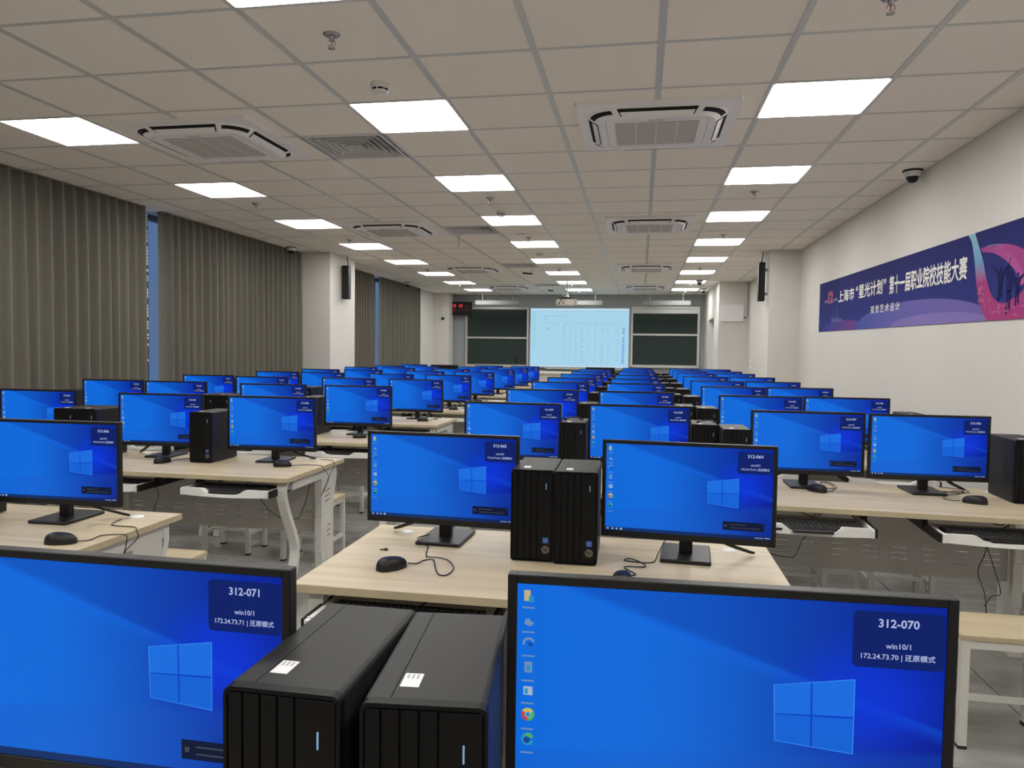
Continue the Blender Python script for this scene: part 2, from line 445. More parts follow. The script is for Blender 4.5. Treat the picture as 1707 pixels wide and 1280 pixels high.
# window wall: piers, sill and head round two long windows
wl=MB()
WZ0,WZ1=.35,2.865
for y0,y1 in ((YB,-1.9),(10.3,12.0),(16.5,YF)): wl.box(XL-.15,XL,y0,y1,0,CEIL+.05)
for y0,y1 in ((-1.9,10.3),(12.0,16.5)): wl.box(XL-.15,XL,y0,y1,0,WZ0); wl.box(XL-.15,XL,y0,y1,WZ1,CEIL+.05)
struct(wl.build('wall_left',M['wall']))
struct(MB().box(XL,-4.6,10.34,11.30,0,CEIL).build('trim_4',M['wall']))                      # left column
struct(MB().box(XL,-5.19,16.5,17.95,0,CEIL).build('trim_5',M['wall']))                      # wall beyond the curtains
struct(MB().box(XL,-4.79,17.95,18.35,0,CEIL).build('trim_6',M['wall']))                     # corner column
struct(MB().box(2.135,2.15,YB,10.6,0,.1).build('baseboard_right',M['grey']))
for n,(y0,y1) in enumerate(((-1.9,10.3),(12.0,16.5)),1):
    w=struct(MB().box(XL-.11,XL-.04,y0,y1,WZ0,WZ0+.06).box(XL-.11,XL-.04,y0,y1,WZ1-.06,WZ1).build('window_%d'%n,M['frame']))
    k=max(2,round((y1-y0)/1.02)); st=(y1-y0)/k
    mul=MB().box(XL-.11,XL-.03,-.03,.03,WZ0+.06,WZ1-.06).mesh('mullion',[M['frame']])
    for i in range(k+1): link('mullion',mul,w,(0,y0+st*i,0))
    pane=MB().box(XL-.082,XL-.076,.03,st-.03,WZ0+.06,WZ1-.06).mesh('pane',[M['glass']])
    for i in range(k): link('pane',pane,w,(0,y0+st*i,0))

# door in the entrance block (its leaf seen through a white frame)
d=struct(MB().box(1.56,1.75,DY0+.0,DY0+.07,0,DZ).box(1.515,1.75,DY1-.07,DY1,0,DZ).box(1.515,1.56,DY0,DY0+.07,0,DZ).box(1.515,1.75,DY0+.07,DY1-.07,DZ-.07,DZ).build('door_1',M['white']))
MB().box(1.69,1.74,DY0+.07,DY1-.07,.01,DZ-.07).build('door_leaf',M['gdoor'],d)
MB().box(1.60,1.69,DY0+.16,DY0+.19,.99,1.16).box(1.60,1.62,DY0+.16,DY0+.30,1.06,1.09).build('door_handle',M['black'],d)

# ------------------------------------------------------------------ ceiling lights
lf_me=MB()
for x0,x1,y0,y1 in ((0,.6,0,.014),(0,.6,.586,.6),(0,.014,.014,.586),(.586,.6,.014,.586)): lf_me.box(x0,x1,y0,y1,-.004,.03)
lf_me=lf_me.mesh('frame',[M['white']])
ld_me=MB().box(.014,.586,.014,.586,-.001,.02).mesh('diffuser',[M['lamp']])
ORD=['first','second','third','fourth','fifth','sixth','seventh','eighth','ninth','tenth','eleventh']
for lx,line in LAMP_X:
    for k,ly in enumerate(lampY):
        if k<2: lab='lit square ceiling light panel of the %s line, %s, near the rear wall'%(line,('behind the camera','above the camera')[k])
        else: lab='lit square white ceiling light panel, %s in the %s line from the camera'%(ORD[k-2],line)
        t=thing('ceiling_light',lab,'ceiling light',(lx,ly,CEIL),0,'square ceiling light panels')
        link('frame',lf_me,t); link('diffuser',ld_me,t)

# ------------------------------------------------------------------ cassette air conditioners
def ac_unit():
    t=thing('air_conditioner','x','air conditioner')
    h=.475
    MB().prism(rrect(-h,h,-h,h,.02),-.022,.0,'z').build('panel',M['acwhite'],t)
    inner=MB(); nc=6; P0=rrect(-.42,.42,-.42,.42,.16,nc); P1=rrect(-.345,.345,-.345,.345,.12,nc); n=len(P0); zA,zB=-.022,-.060
    inner.add([(x,y,zA) for x,y in P0]+[(x,y,zB) for x,y in P1],[(i,n+i,n+(i+1)%n,(i+1)%n) for i in range(n)])
    inner.add([(x,y,zB) for x,y in P1],[tuple(range(n))[::-1]])
    inner.build('raised_rim',M['acwhite'],t)
    g=MB().box(-.25,.25,-.25,.22,zB-.004,zB+.002).build('intake_grille',M['greymesh'],t)
    for x in (-.125,0,.125): MB().box(x-.004,x+.004,-.25,.22,zB-.006,zB-.003).build('grille_rib',M['white'],g)
    seam=MB(); Q0=rrect(-.305,.305,-.295,.27,.03,3); Q1=rrect(-.302,.302,-.292,.267,.028,3); k=len(Q0)
    seam.add([(x,y,zB-.0006) for x,y in Q0]+[(x,y,zB-.0006) for x,y in Q1],[(i,k+i,k+(i+1)%k,(i+1)%k) for i in range(k)])
    seam.build('cover_seam',M['grey'],t)
    def on(i,f,s,o):
        i%=n; j=(i+1)%n
        a=[P0[i][c]+(P0[j][c]-P0[i][c])*f for c in (0,1)]; b_=[P1[i][c]+(P1[j][c]-P1[i][c])*f for c in (0,1)]
        p=[a[c]+(b_[c]-a[c])*s for c in (0,1)]; l=math.hypot(*p)
        return (p[0]+o*.5*p[0]/l,p[1]+o*.5*p[1]/l,zA+(zB-zA)*s-o*.8)
    for k4 in range(4):
        e=k4*(nc+1)+nc                                   # straight edge after corner k4
        q=[on(e,.04,.12,.0012),on(e,.96,.12,.0012),on(e,.96,.88,.0012),on(e,.04,.88,.0012)]
        sl=MB().add(q,[(3,2,1,0)]).build('air_slot',M['groove'],t)
        fl4=[on(e,.06,.42,.003),on(e,.94,.42,.003),on(e,.94,.84,.006),on(e,.06,.84,.006)]
        MB().add(fl4,[(3,2,1,0)]).build('flap',M['acwhite'],sl)
        cs=k4*(nc+1); c=MB(); A=[on(cs+i,.5,.25,.0012) for i in range(nc)]; B=[on(cs+i,.5,.62,.0012) for i in range(nc)]
        c.add(A+B,[(nc+i,nc+i+1,i+1,i) for i in range(nc-1)]); c.build('corner_slot',M['groove'],t)
    MB().box(-.05,.05,-.283,-.277,-.0615,-.0595).build('status_strip',M['inkgrey'],t)
    return t
ac0=ac_unit()
for i,(x,y) in enumerate(AC):
    t=ac0 if i==0 else copy_tree(ac0)
    t.location=(x,y,CEIL)
    tag(t,'white four-way cassette air conditioner, %s in the %s ceiling line from the camera'%(ORD[i%4],'right' if i<4 else 'left'),'air conditioner','cassette air conditioners')

# louvred square air vents
def vent():
    t=thing('air_vent','x','air vent')
    b=MB()
    for x0,x1,y0,y1 in ((0,.6,0,.03),(0,.6,.57,.6),(0,.03,.03,.57),(.57,.6,.03,.57)): b.box(x0,x1,y0,y1,-.004,.02)
    b.build('frame',M['white'],t)
    MB().box(.005,.595,.005,.595,.0485,.0495).box(.005,.03,.03,.57,.02,.0485).box(.57,.595,.03,.57,.02,.0485).build('dark_duct',M['groove'],t)
    for k in range(6):
        a=.034+.043*k; c=MB(); o=.6-a; w=.017; l=.007; h=.044
        rg=lambda d,z:[(a+d,a+d,z),(o-d,a+d,z),(o-d,o-d,z),(a+d,o-d,z)]
        loops=[rg(0,-.001),rg(w,h),rg(w+.002,h),rg(l,-.001)]      # outer foot, top, top, inner foot
        vs=[q for L_ in loops for q in L_]; fs=[]
        for j in range(4):
            p0,p1=4*j,4*((j+1)%4)
            fs+=[(p0+i,p1+i,p1+(i+1)%4,p0+(i+1)%4) for i in range(4)]
        c.add(vs,fs); c.build('louvre',M['white'],t)
    return t
v0=vent()
for i,(x,y) in enumerate(VENTS):
    t=v0 if i==0 else copy_tree(v0); t.location=(x,y,CEIL)
    tag(t,'square white louvred ceiling air vent, %s from the camera'%ORD[i],'air vent','square louvred ceiling vents')

# sprinklers, smoke detectors, cameras, hanging microphones
def sprinkler():
    t=thing('sprinkler','x','sprinkler')
    MB().lathe([(0,-.008),(.018,-.014),(.036,-.006),(.04,0)],n=18).build('rose',M['chrome'],t)
    MB().lathe([(0,-.03),(.012,-.03),(.014,-.008)],n=10).build('nozzle',M['chrome'],t)
    b=MB()
    for sx in (-1,1): b.tube(curve([(sx*.012,0,-.03),(sx*.016,0,-.045),(sx*.004,0,-.062)],3),.003,5)
    b.build('yoke',M['chrome'],t)
    MB().tube([(0,0,-.03),(0,0,-.058)],.003,6).build('bulb',glow_red,t)
    MB().lathe([(0,-.066),(.017,-.066),(.017,-.062),(0,-.062)],n=14).build('deflector',M['chrome'],t)
    return t
glow_red=plain('red_glass_bulb',(0.30,0.04,0.04),0.2)
sp0=sprinkler(); k=0
for line,x in (('left',-3.832),('middle',-1.432),('right',.968)):
    ys=[3.231,6.831,9.231,12.831,15.231,17.0] if line!='left' else [6.831,9.231,12.831,15.231]
    for i,y in enumerate(ys):
        t=sp0 if k==0 else copy_tree(sp0); k+=1
        t.location=(x,y,CEIL)
        tag(t,'chrome pendant sprinkler head hanging from the ceiling, %s in the %s line'%(ORD[i],line),'sprinkler','ceiling sprinkler heads')
def detector():
    t=thing('smoke_detector','x','smoke detector')
    MB().lathe([(.052,0),(.052,-.024),(.047,-.030)],n=24).build('base',M['white'],t)
    MB().lathe([(.047,-.030),(.044,-.041)],n=24).build('dark_vent',M['groove'],t)
    MB().lathe([(.046,-.040),(.045,-.044),(.034,-.053),(0,-.056)],n=24).build('cap',M['white'],t)
    b=MB()
    for i in range(8):
        a=2*PI*i/8; c,s=math.cos(a),math.sin(a); b.tube([(c*.048,s*.048,-.028),(c*.046,s*.046,-.042)],.004,4)
    b.build('ribs',M['white'],t)
    return t
de0=detector()
for i,(x,y) in enumerate(((-1.43,3.86),(-1.45,7.49),(-1.46,8.78),(-1.48,10.66))):
    t=de0 if i==0 else copy_tree(de0); t.location=(x,y,CEIL)
    tag(t,'round white smoke detector in the middle of the ceiling, %s from the camera'%ORD[i],'smoke detector','ceiling smoke detectors')
def dome(loc,label):
    t=thing('security_camera',label,'security camera',loc,0,'ceiling dome cameras')
    MB().lathe([(.072,0),(.072,-.012),(.05,-.013)],n=24).build('mounting_ring',M['black'],t)
    MB().lathe([(.05,-.012),(.066,-.013),(.062,-.018),(.056,-.045),(.050,-.052)],n=24).build('housing',M['white'],t)
    MB().lathe([(.044,-.05),(.042,-.068),(.030,-.088),(.014,-.096),(0,-.098)],n=24).build('dome',M['black'],t)
dome((2.06,6.2,CEIL),'white dome camera with black lens at the top of the right wall above the banner')
dome((-4.96,9.82,CEIL),'white dome camera on the ceiling beside the left curtain near the left column')
dome((1.36,16.9,CEIL),'white dome camera on the ceiling above the door near the front wall')
dome((-4.95,15.1,CEIL),'small dark dome camera on the ceiling above the far left curtain')
dome((1.12,14.9,CEIL),'small dome camera on the ceiling beside the entrance block corner')
def mic(loc,drop,label,dx):
    t=thing('hanging_microphone',label,'microphone',loc,0,'hanging ceiling microphones')
    MB().tube([(0,0,0),(0,0,-drop)],.004,6).build('rod',M['grey'],t)
    MB().lathe([(.02,0),(.02,-.01),(0,-.012)],n=12).build('rose',M['white'],t)
    if dx: MB().tube([(-dx,0,-drop),(.02,0,-drop-.015)],.014,8).build('capsule',M['blackmatte'],t)
mic((-2.27,8.95,CEIL),.15,'thin rod hanging from the second ceiling vent',0)
mic((-1.84,12.2,CEIL),.13,'slim dark microphone hanging below the third ceiling vent',.14)
mic((-1.9,15.75,CEIL),.12,'slim dark microphone hanging below the fourth ceiling vent',.10)

# ------------------------------------------------------------------ curtains
def curtain(y0,y1,label,x=-5.10,daylight_leak=False):
    per=.137; n=max(3,round((y1-y0)/per)); per=(y1-y0)/n; pts=[]
    prof=((0,0),(.15,.04),(.35,.12),(.52,.22),(.60,.34),(.66,.62),(.70,.92),(.74,1.0),(.79,.97),(.83,.72),(.88,.30),(.94,.06))
    for i in range(n):
        jit=random.uniform(.85,1.12); sh=random.uniform(-.06,.06)
        for t,f in prof: pts.append((x-.045+.115*jit*f, y0+per*(i+t+sh*(1-t)*t*2)))
    pts.append((x-.045,y1))
    b=MB(); N=len(pts); zs=(.04,1.0,2.0,CEIL-.012); vs=[]
    for zi,z in enumerate(zs):
        for j,(px,py) in enumerate(pts):
            amp=1.0+.05*math.sin(j*.37+zi*1.3)-(.15 if zi==3 else 0)
            vs.append((x+(px-x)*amp,py+.005*math.sin(j*.21+zi*1.1),z))
    fs=[(r*N+j+1,r*N+j,(r+1)*N+j,(r+1)*N+j+1) for r in range(len(zs)-1) for j in range(N-1)]
    b.add(vs,fs,0,True)
    t=thing('curtain',label,'curtain',(0,0,0),0,'grey pleated window curtains')
    b.build('cloth',M['curtain'],t)
    MB().box(x-.05,x+.03,y0,y1,CEIL-.014,CEIL-.001).build('curtain_track',M['curtain'],t)
    if daylight_leak:
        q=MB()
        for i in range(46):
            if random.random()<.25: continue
            z=1.25+i*.034; q.box(x-.046,x-.044,y1+.10,y1+.122,z,z+.022)  # white bits stand in for daylight leaking past the curtain edge
        MB().box(x-.044,x-.042,y1+.085,y1+.0985,.2,CEIL-.02).build('leak_strip',M['frame'],t)  # thin strip added beside the daylight dashes
        o=q.build('daylight_dashes',M['white'],t); o['kind']='stuff'
    return t
curtain(-1.95,6.845,'grey pleated curtain covering the near left windows, left of the first bright gap',daylight_leak=True)
curtain(7.125,10.32,'grey pleated curtain between the first bright gap and the left column')
curtain(11.4,13.53,'far grey pleated curtain just beyond the left column',-5.15)
curtain(13.99,16.48,'far grey pleated curtain right of the narrow blue gap',-5.15)

# ------------------------------------------------------------------ column loudspeakers
def speaker(x0,x1,y0,y1,z0,z1,wallx,label):
    t=thing('loudspeaker',label,'loudspeaker',((x0+x1)/2,(y0+y1)/2,z0),0,'slim black wall loudspeakers')
    hx=(x1-x0)/2;hy=(y1-y0)/2;h=z1-z0
    MB().rbox(-hx,hx,-hy,hy,0,h,.008).build('cabinet',M['blackmatte'],t)
    s=1 if wallx<x0 else -1                    # which way the grille looks
    MB().box(*sorted((s*hx,s*(hx+.003))),-hy+.012,hy-.012,.02,h-.02).build('grille',M['black'],t)
    MB().box(-hx+.012,hx-.012,-hy-.003,-hy,.02,h-.02).build('side_cover',M['black'],t)
    wx=wallx-(x0+x1)/2
    MB().box(*sorted((-s*hx,wx)),-.02,.02,.08,.12).box(*sorted((-s*hx,wx)),-.02,.02,h-.12,h-.08).build('bracket',M['grey'],t)
    MB().tube(curve([(-s*hx*.3,hy+.004,h-.04),(-s*hx*.3+.0,hy+.045,h+.02),(-s*hx*.6,hy+.045,h+.10),(-s*hx*.6,hy+.03,CEIL-z0-.002)],5),.008,6).build('cable',M['black'],t)
speaker(-4.575,-4.475,10.72,10.84,2.185,2.70,-4.6,'slim black column loudspeaker on the left column beside the curtains')
speaker(1.615,1.70,10.72,10.84,2.16,2.70,1.74,'slim black column loudspeaker on the right column near the banner')

# ------------------------------------------------------------------ banner on the right wall
BX=2.15
tilt=0.0125
def bz(y,z): return z-tilt*(9.46-y)
def ban(pts,d): return [(BX-d,y,bz(y,z)) for y,z in pts]
bt=thing('banner','long blue banner with white Chinese title and pink ribbon on the right wall','banner',(0,0,0))
def gradient_mat(name,stops,axis,lo,hi):
    mt,nt,p=new_mat(name); tc=nt.nodes.new('ShaderNodeTexCoord'); sp=nt.nodes.new('ShaderNodeSeparateXYZ')
    nt.links.new(tc.outputs['Object'],sp.inputs[0])
    mr=nt.nodes.new('ShaderNodeMapRange'); mr.inputs['From Min'].default_value=lo; mr.inputs['From Max'].default_value=hi
    nt.links.new(sp.outputs[axis],mr.inputs['Value']); r=nt.nodes.new('ShaderNodeValToRGB')
    el=r.color_ramp.elements
    while len(el)<len(stops): el.new(.5)
    for e,(pos,c) in zip(el,stops): e.position=pos; e.color=(*c,1)
    nt.links.new(mr.outputs[0],r.inputs['Fac']); nt.links.new(r.outputs['Color'],p.inputs['Base Color'])
    p.inputs['Roughness'].default_value=.75; p.inputs['Specular IOR Level'].default_value=.12; return mt
BZ0,BZ1=1.695,2.275; BY0,BY1=3.55,9.465
M['bannerblue']=gradient_mat('banner_blue_print',[(0,(.025,.036,.21)),(1,(.014,.0155,.115))],2,1.65,2.25)
M['hillviolet']=gradient_mat('banner_violet_hill',[(0,(.13,.13,.40)),(1,(.22,.17,.44))],1,8.0,6.2)
M['hillblue']=gradient_mat('banner_light_blue_hill',[(0,(.055,.085,.33)),(.5,(.12,.115,.38)),(1,(.15,.12,.37))],1,7.9,5.8)
M['hillpurple']=gradient_mat('banner_purple_hill',[(0,(.036,.050,.27)),(1,(.16,.05,.22))],1,9.2,7.6)
M['ribbon']=gradient_mat('banner_ribbon_print',[(0,(.36,.045,.18)),(.42,(.36,.045,.19)),(.66,(.16,.33,.52)),(1,(.27,.50,.60))],2,1.63,2.24)
M['ribbon2']=gradient_mat('banner_ribbon_loop',[(0,(.45,.10,.32)),(.7,(.33,.06,.24)),(1,(.05,.05,.20))],1,4.5,5.35)
M['ribbon3']=gradient_mat('banner_ribbon_top',[(0,(.33,.05,.20)),(.6,(.36,.06,.24)),(.85,(.20,.20,.40)),(1,(.16,.34,.55))],1,4.55,5.08)
M['navy']=plain('banner_navy_silhouette',(.010,.011,.09),.75,spec=.1)
M['bantxt']=plain('banner_white_print',(.80,.79,.75),.75,spec=.1)
M['banred']=plain('banner_red_print',(.50,.07,.07),.75,spec=.1)
M['banpink']=plain('banner_pale_pink_print',(.52,.22,.36),.75,spec=.1)
M['banpale']=plain('banner_pale_blue_print',(.20,.25,.48),.75,spec=.1)
MB().add(ban([(BY1,BZ0),(BY0,BZ0),(BY0,BZ1),(BY1,BZ1)],.006)+ban([(BY1,BZ0),(BY0,BZ0),(BY0,BZ1),(BY1,BZ1)],.0005),[(0,1,2,3),(7,6,5,4),(0,4,5,1),(1,5,6,2),(2,6,7,3),(3,7,4,0)]).build('sheet',M['bannerblue'],bt)
def hill(c,rx,rz,y0,y1,d,mat,n=22):
    pts=[(y0+(y1-y0)*i/n) for i in range(n+1)]
    top=[(y,BZ0+max(.002,rz*math.sqrt(max(0,1-((y-c)/rx)**2))-(0))) for y in pts]
    b=MB(); vs=ban([(y,BZ0+.001) for y in pts],d)+ban(top,d); k=len(pts)
    b.add(vs,[(i,i+1,k+i+1,k+i) for i in range(k-1)])
    return b.build('printed_hill',mat,bt)
hill(8.45,.85,.115,9.25,7.62,.0064,M['hillpurple'])
hill(6.45,1.5,.205,7.93,5.05,.0066,M['hillblue'])
hill(5.95,.95,.085,6.85,5.05,.0068,M['hillviolet'])
def ribbon(path,widths,d,mat,name='printed_ribbon'):
    P=curve([(0,y,z) for y,z in path],6); n=len(P); L=[];R=[]
    for i,p in enumerate(P):
        a=P[max(i-1,0)];c=P[min(i+1,n-1)]; dy,dz=c.y-a.y,c.z-a.z; l=math.hypot(dy,dz)
        t=i/(n-1)*(len(widths)-1); k=min(int(t),len(widths)-2); w=widths[k]+(widths[k+1]-widths[k])*(t-k)
        L.append((p.y-dz/l*w/2,min(BZ1,max(BZ0,p.z+dy/l*w/2)))); R.append((p.y+dz/l*w/2,min(BZ1,max(BZ0,p.z-dy/l*w/2))))
    b=MB(); b.add(ban(L+R,d),[(i,i+1,n+i+1,n+i) for i in range(n-1)]); return b.build(name,mat,bt)
def band(A,B,d,mat):
    A=curve([(0,*q) for q in A],6); B=curve([(0,*q) for q in B],6); n=len(A)
    f=lambda P:[(p.y,min(BZ1-.0005,max(BZ0+.0005,p.z))) for p in P]
    q=MB(); q.add(ban(f(A)+f(B),d),[(i,i+1,n+i+1,n+i) for i in range(n-1)]); return q.build('printed_ribbon',mat,bt)
band([(5.183,2.165),(5.07,2.164),(4.961,2.149),(4.855,2.12),(4.753,2.068),(4.664,1.999),(4.60,1.90)],[(5.151,2.135),(5.052,2.123),(4.956,2.099),(4.85,2.055),(4.759,2.003),(4.714,1.968),(4.67,1.88)],.0072,M['ribbon2'])
band([(5.105,2.169),(5.016,2.168),(4.91,2.158),(4.795,2.14),(4.648,2.097),(4.48,2.01),(4.36,1.86),(4.42,1.73),(4.56,1.69)],[(5.098,2.167),(4.99,2.158),(4.894,2.131),(4.80,2.09),(4.72,2.04),(4.64,1.97),(4.60,1.90),(4.62,1.86),(4.68,1.83)],.0075,M['ribbon3'])
band([(5.365,2.274),(5.306,2.215),(5.256,2.087),(5.211,1.923),(5.149,1.80),(5.056,1.704),(4.93,1.69),(4.78,1.69),(4.56,1.69)],[(5.265,2.274),(5.206,2.188),(5.131,2.074),(5.071,1.951),(4.986,1.842),(4.878,1.798),(4.80,1.80),(4.74,1.815),(4.68,1.83)],.0078,M['ribbon'])
def figure(cy,z0,z1,w,arms):
    b=MB(); H=z1-z0; D=.0084
    k=.011
    hd=[(cy+.030*H*2.0*math.cos(2*PI*i/10),z0+.80*H+.055*H*math.sin(2*PI*i/10)) for i in range(10)]
    b.poly(ban(hd,D))
    b.poly(ban([(cy+w*.55,z0+.74*H),(cy+w*.30,z0+.40*H),(cy-w*.30,z0+.40*H),(cy-w*.55,z0+.74*H)],D))
    b.poly(ban([(cy+w*.32,z0+.44*H),(cy+w*.42,z0+.05*H),(cy+w*.16,z0),(cy+.0,z0+.40*H)],D))
    b.poly(ban([(cy+.0,z0+.42*H),(cy-w*.05,z0+.12*H),(cy-w*.36,z0+.06*H),(cy-w*.32,z0+.44*H)],D))
    for sgn,(ay,az) in zip((1,-1),arms):
        sx=cy+sgn*w*.5; sz=z0+.71*H; ex=cy+sgn*w*ay; ez=z0+az*H
        b.poly(ban([(sx,sz+k),(ex,ez+k*.6),(ex,ez-k*.6),(sx,sz-k)],D))
    b.build('printed_silhouette',M['navy'],bt)
figure(4.895,1.805,2.055,.075,((1.35,.92),(1.0,.80)))
figure(4.788,1.72,2.065,.075,((-.2,1.0),(1.1,.50)))
figure(4.685,1.762,2.0,.065,((.9,.45),(1.3,.80)))
ic=MB(); rr=random.Random(3)
for i in range(46):
    a=rr.random(); 
    base=[(5.13,1.86),(5.06,1.80),(4.97,1.765),(4.86,1.75),(4.72,1.755),(4.60,1.79),(4.48,1.86),(5.17,1.93),(4.44,1.95)]
    by,bz_=rr.choice(base); y=by+rr.uniform(-.05,.05); z=bz_+rr.uniform(-.04,.04); r=rr.uniform(.006,.013)
    z=max(BZ0+.02,z)
    if rr.random()<.5:
        n=8; P=[(y+r*1.5*math.cos(2*PI*i/n),z+r*math.sin(2*PI*i/n)) for i in range(n)]; Q=[(y+r*1.0*math.cos(2*PI*i/n),z+r*.6*math.sin(2*PI*i/n)) for i in range(n)]
        ic.add(ban(P+Q,.0086),[(i,(i+1)%n,n+(i+1)%n,n+i) for i in range(n)])
    else:
        an=rr.uniform(0,PI); c,s=math.cos(an),math.sin(an); w=.0025
        ic.poly(ban([(y-c*r*2+s*w,z-s*r-c*w),(y+c*r*2+s*w,z+s*r-c*w),(y+c*r*2-s*w,z+s*r+c*w),(y-c*r*2-s*w,z-s*r+c*w)],.0086))
o=ic.build('printed_doodles',M['banpink'],bt); o['kind']='stuff'
# title: every character gets its own cell; the first part is smaller than the second
def put(chars,y0,y1,z0,z1,gap,mat,name,d=.0085,bold=.022):
    n=len(chars); cw=(y0-y1)/n; b=MB()
    for i,ch in enumerate(chars):
        vs,fs,a0,a1,c0,c1=TEXT[('z',ch)]
        if not fs: continue
        yc=y0-cw*i; w=cw*(1-gap)
        em=1.0
        if ch in '“”':
            sx=w*.35/max(.01,a1-a0); oy=yc-(w*.55 if ch=='“' else w*.1); ox=a0; zb=z0+(z1-z0)*.62; sz=(z1-z0)*.34/max(.01,c1-c0); oz=c0
        else:
            sx=w/.95; oy=yc-cw*gap/2; ox=.02; sz=(z1-z0)/.90; zb=z0; oz=-.08
        for e_,(ex,ez) in enumerate(((0,0),(bold,0),(-bold,0),(0,bold),(0,-bold))):
            b.add([(BX-d-e_*.00005,oy-(p[0]+ex-ox)*sx,bz(oy-(p[0]-ox)*sx,zb+(p[1]+ez-oz)*sz)) for p in vs],fs)
    return b.build(name,mat,bt)
put('上海市',8.60,7.98,2.005,2.125,.06,M['bantxt'],'title_characters')
put('“星光计划”',8.02,6.90,2.005,2.135,.05,M['bantxt'],'title_characters')
put('第十一届职业院校技能大赛',6.92,5.36,1.985,2.135,.05,M['bantxt'],'title_characters')
put(SUB,7.44,6.62,1.835,1.905,.22,M['bantxt'],'subtitle_characters',bold=.012)
em=MB(); D=.0085
vs,fs,a0,a1,c0,c1=TEXT['12']
em.add([(BX-D,9.03-(p[0]-a0)*.20/(a1-a0),bz(9.0,2.02+(p[1]-c0)*.13/(c1-c0))) for p in vs],fs)
em.build('anniversary_emblem',[M['banred']],bt)
wo=MB()
for ex,ez in ((.03,.0),(-.03,0),(0,.03),(0,-.03)): wo.add([(BX-D+.0004,9.03-(p[0]+ex-a0)*.20/(a1-a0),bz(9.0,2.02+(p[1]+ez-c0)*.13/(c1-c0))) for p in vs],fs)
wo.build('emblem_outline',[M['banpale']],bt)
sm=MB()
for y0,y1 in ((9.20,9.07),(8.78,8.64)):
    for k in range(4):
        yy=y0+(y1-y0)*(k+.1)/4; sm.poly(ban([(yy,2.03),(yy-.025,2.03),(yy-.025,2.06),(yy,2.06)],.0085))
sm.poly(ban([(9.05,2.015),(9.035,2.015),(9.02,2.14),(9.035,2.14)],.0088))
o=sm.build('emblem_marks',M['banpale'],bt)
# city skyline in pale blue
sk=MB(); rr=random.Random(5)
for i in range(26):
    y=8.86-.012*i*1.4; h=rr.choice((.02,.035,.05,.03,.06)); 
    if i in (5,): h=.13
    if i in (13,): h=.18
    sk.poly(ban([(y,1.80),(y-.010,1.80),(y-.007,1.80+h),(y-.003,1.80+h)],.0083))
o=sk.build('printed_skyline',M['banpale'],bt); o['kind']='stuff'

# ------------------------------------------------------------------ front of the room
FY=18.5
def chalkboard(x0,x1,z0,z1,rails,label,topgap=0):
    t=thing('chalkboard',label,'chalkboard',((x0+x1)/2,FY,z0),0,'sliding green chalkboards')
    hx=(x1-x0)/2;h=z1-z0
    MB().box(-hx,hx,-.06,-.002,0,h).build('backing',M['alu'],t)
    fr=MB()
    for a in ((-hx-.045,-hx),(hx,hx+.045)): fr.box(*a,-.11,-.002,-.04,h+.04)
    fr.box(-hx,hx,-.11,-.002,h,h+.04); fr.box(-hx,hx,-.13,-.002,-.05,.0)
    fr.build('frame',M['alu'],t)
    zs=[0]+[r-z0 for r in rails]+[h-topgap]
    for i in range(len(zs)-1):
        MB().box(-hx+.01,hx-.01,-.075-.015*(i%2),-.062,zs[i]+.02,zs[i+1]-.02).build('green_panel',M['board'],t)
    for r in zs[1:-1]+([h-topgap] if topgap else []): MB().box(-hx,hx,-.10,-.062,r-.022,r+.022).build('rail',M['alu'],t)
    return t
chalkboard(-4.42,-2.86,1.05,2.49,[1.75],'dark green sliding chalkboard left of the bright projection screen')
chalkboard(-.20,1.37,1.10,2.51,[1.865],'dark green sliding chalkboard right of the bright projection screen',.10)
MB_c=thing('chalk_holder','small dark object hanging at the lower right of the left chalkboard','holder',(-3.13,FY-.10,1.12))
MB().box(-.012,.012,-.02,.0,.0,.12).tube([(0,-.01,.12),(.012,-.01,.17)],.005,5).build('body',M['black'],MB_c)
ps=thing('projection_screen','bright pale blue interactive board showing a table between the two chalkboards','screen',(-1.53,FY-.10,1.03))
hx=1.235;H=1.475
MB().box(-hx-.035,hx+.035,0,.098,-.03,H+.03).build('frame',M['grey'],ps)
sc=MB().box(-hx,hx,-.006,0,0,H).build('display',M['proj'],ps)
def pb(u0,u1,v0,v1): return (u0*2*hx-hx, u1*2*hx-hx, -.008,-.0062, v0*H, v1*H)
q=MB(); qb=MB(); rr=random.Random(11)
def dash(bb,u,v,w,h=.012): bb.box(*pb(u,u+w,v,v+h))
q.box(*pb(.0,1,.955,.962)); 
for i in range(12): dash(q,.025,.90-.052*i,rr.uniform(.02,.04))
for u in (.135,.185,.235,.285,.345): dash(q,u,.86,.03,.012)
for u in (.145,): dash(q,u,.81,.03,.014)
q.box(*pb(.125,.985,.765,.767))
for u in (.15,.22,.26,.36,.41,.46,.51,.56,.61,.66,.71,.76,.81,.86): dash(q,u,.733,.022,.010)
cols=[(.33,.035),(.40,.02),(.455,.03),(.51,.045),(.59,.02),(.655,.02),(.72,.04),(.785,.02),(.88,.022)]
for r in range(17):
    v=.695-.0385*r
    for u,w in cols:
        if rr.random()<.85: dash(q,u,v,w*rr.uniform(.6,1),.008)
    if r not in (0,4): dash(qb,.94-.0005*r,v-.004,.022,.016)
for v in (.66,.635): dash(q,.17,v,.03,.012)
o=q.build('table_text',M['projline'],sc); o['kind']='stuff'
o=qb.build('table_links',M['projblue'],sc); o['kind']='stuff'
MB().box(*pb(.0,1,.965,.985)).box(*pb(0,1,.0,.018)).build('window_bars',M['projhead'],sc)
tr=MB().box(-2.36,-.35,FY-.19,FY-.102,.975,1.0).build('pen_tray',M['alu']); tag(tr,'pale metal pen tray under the bright projection screen','tray')
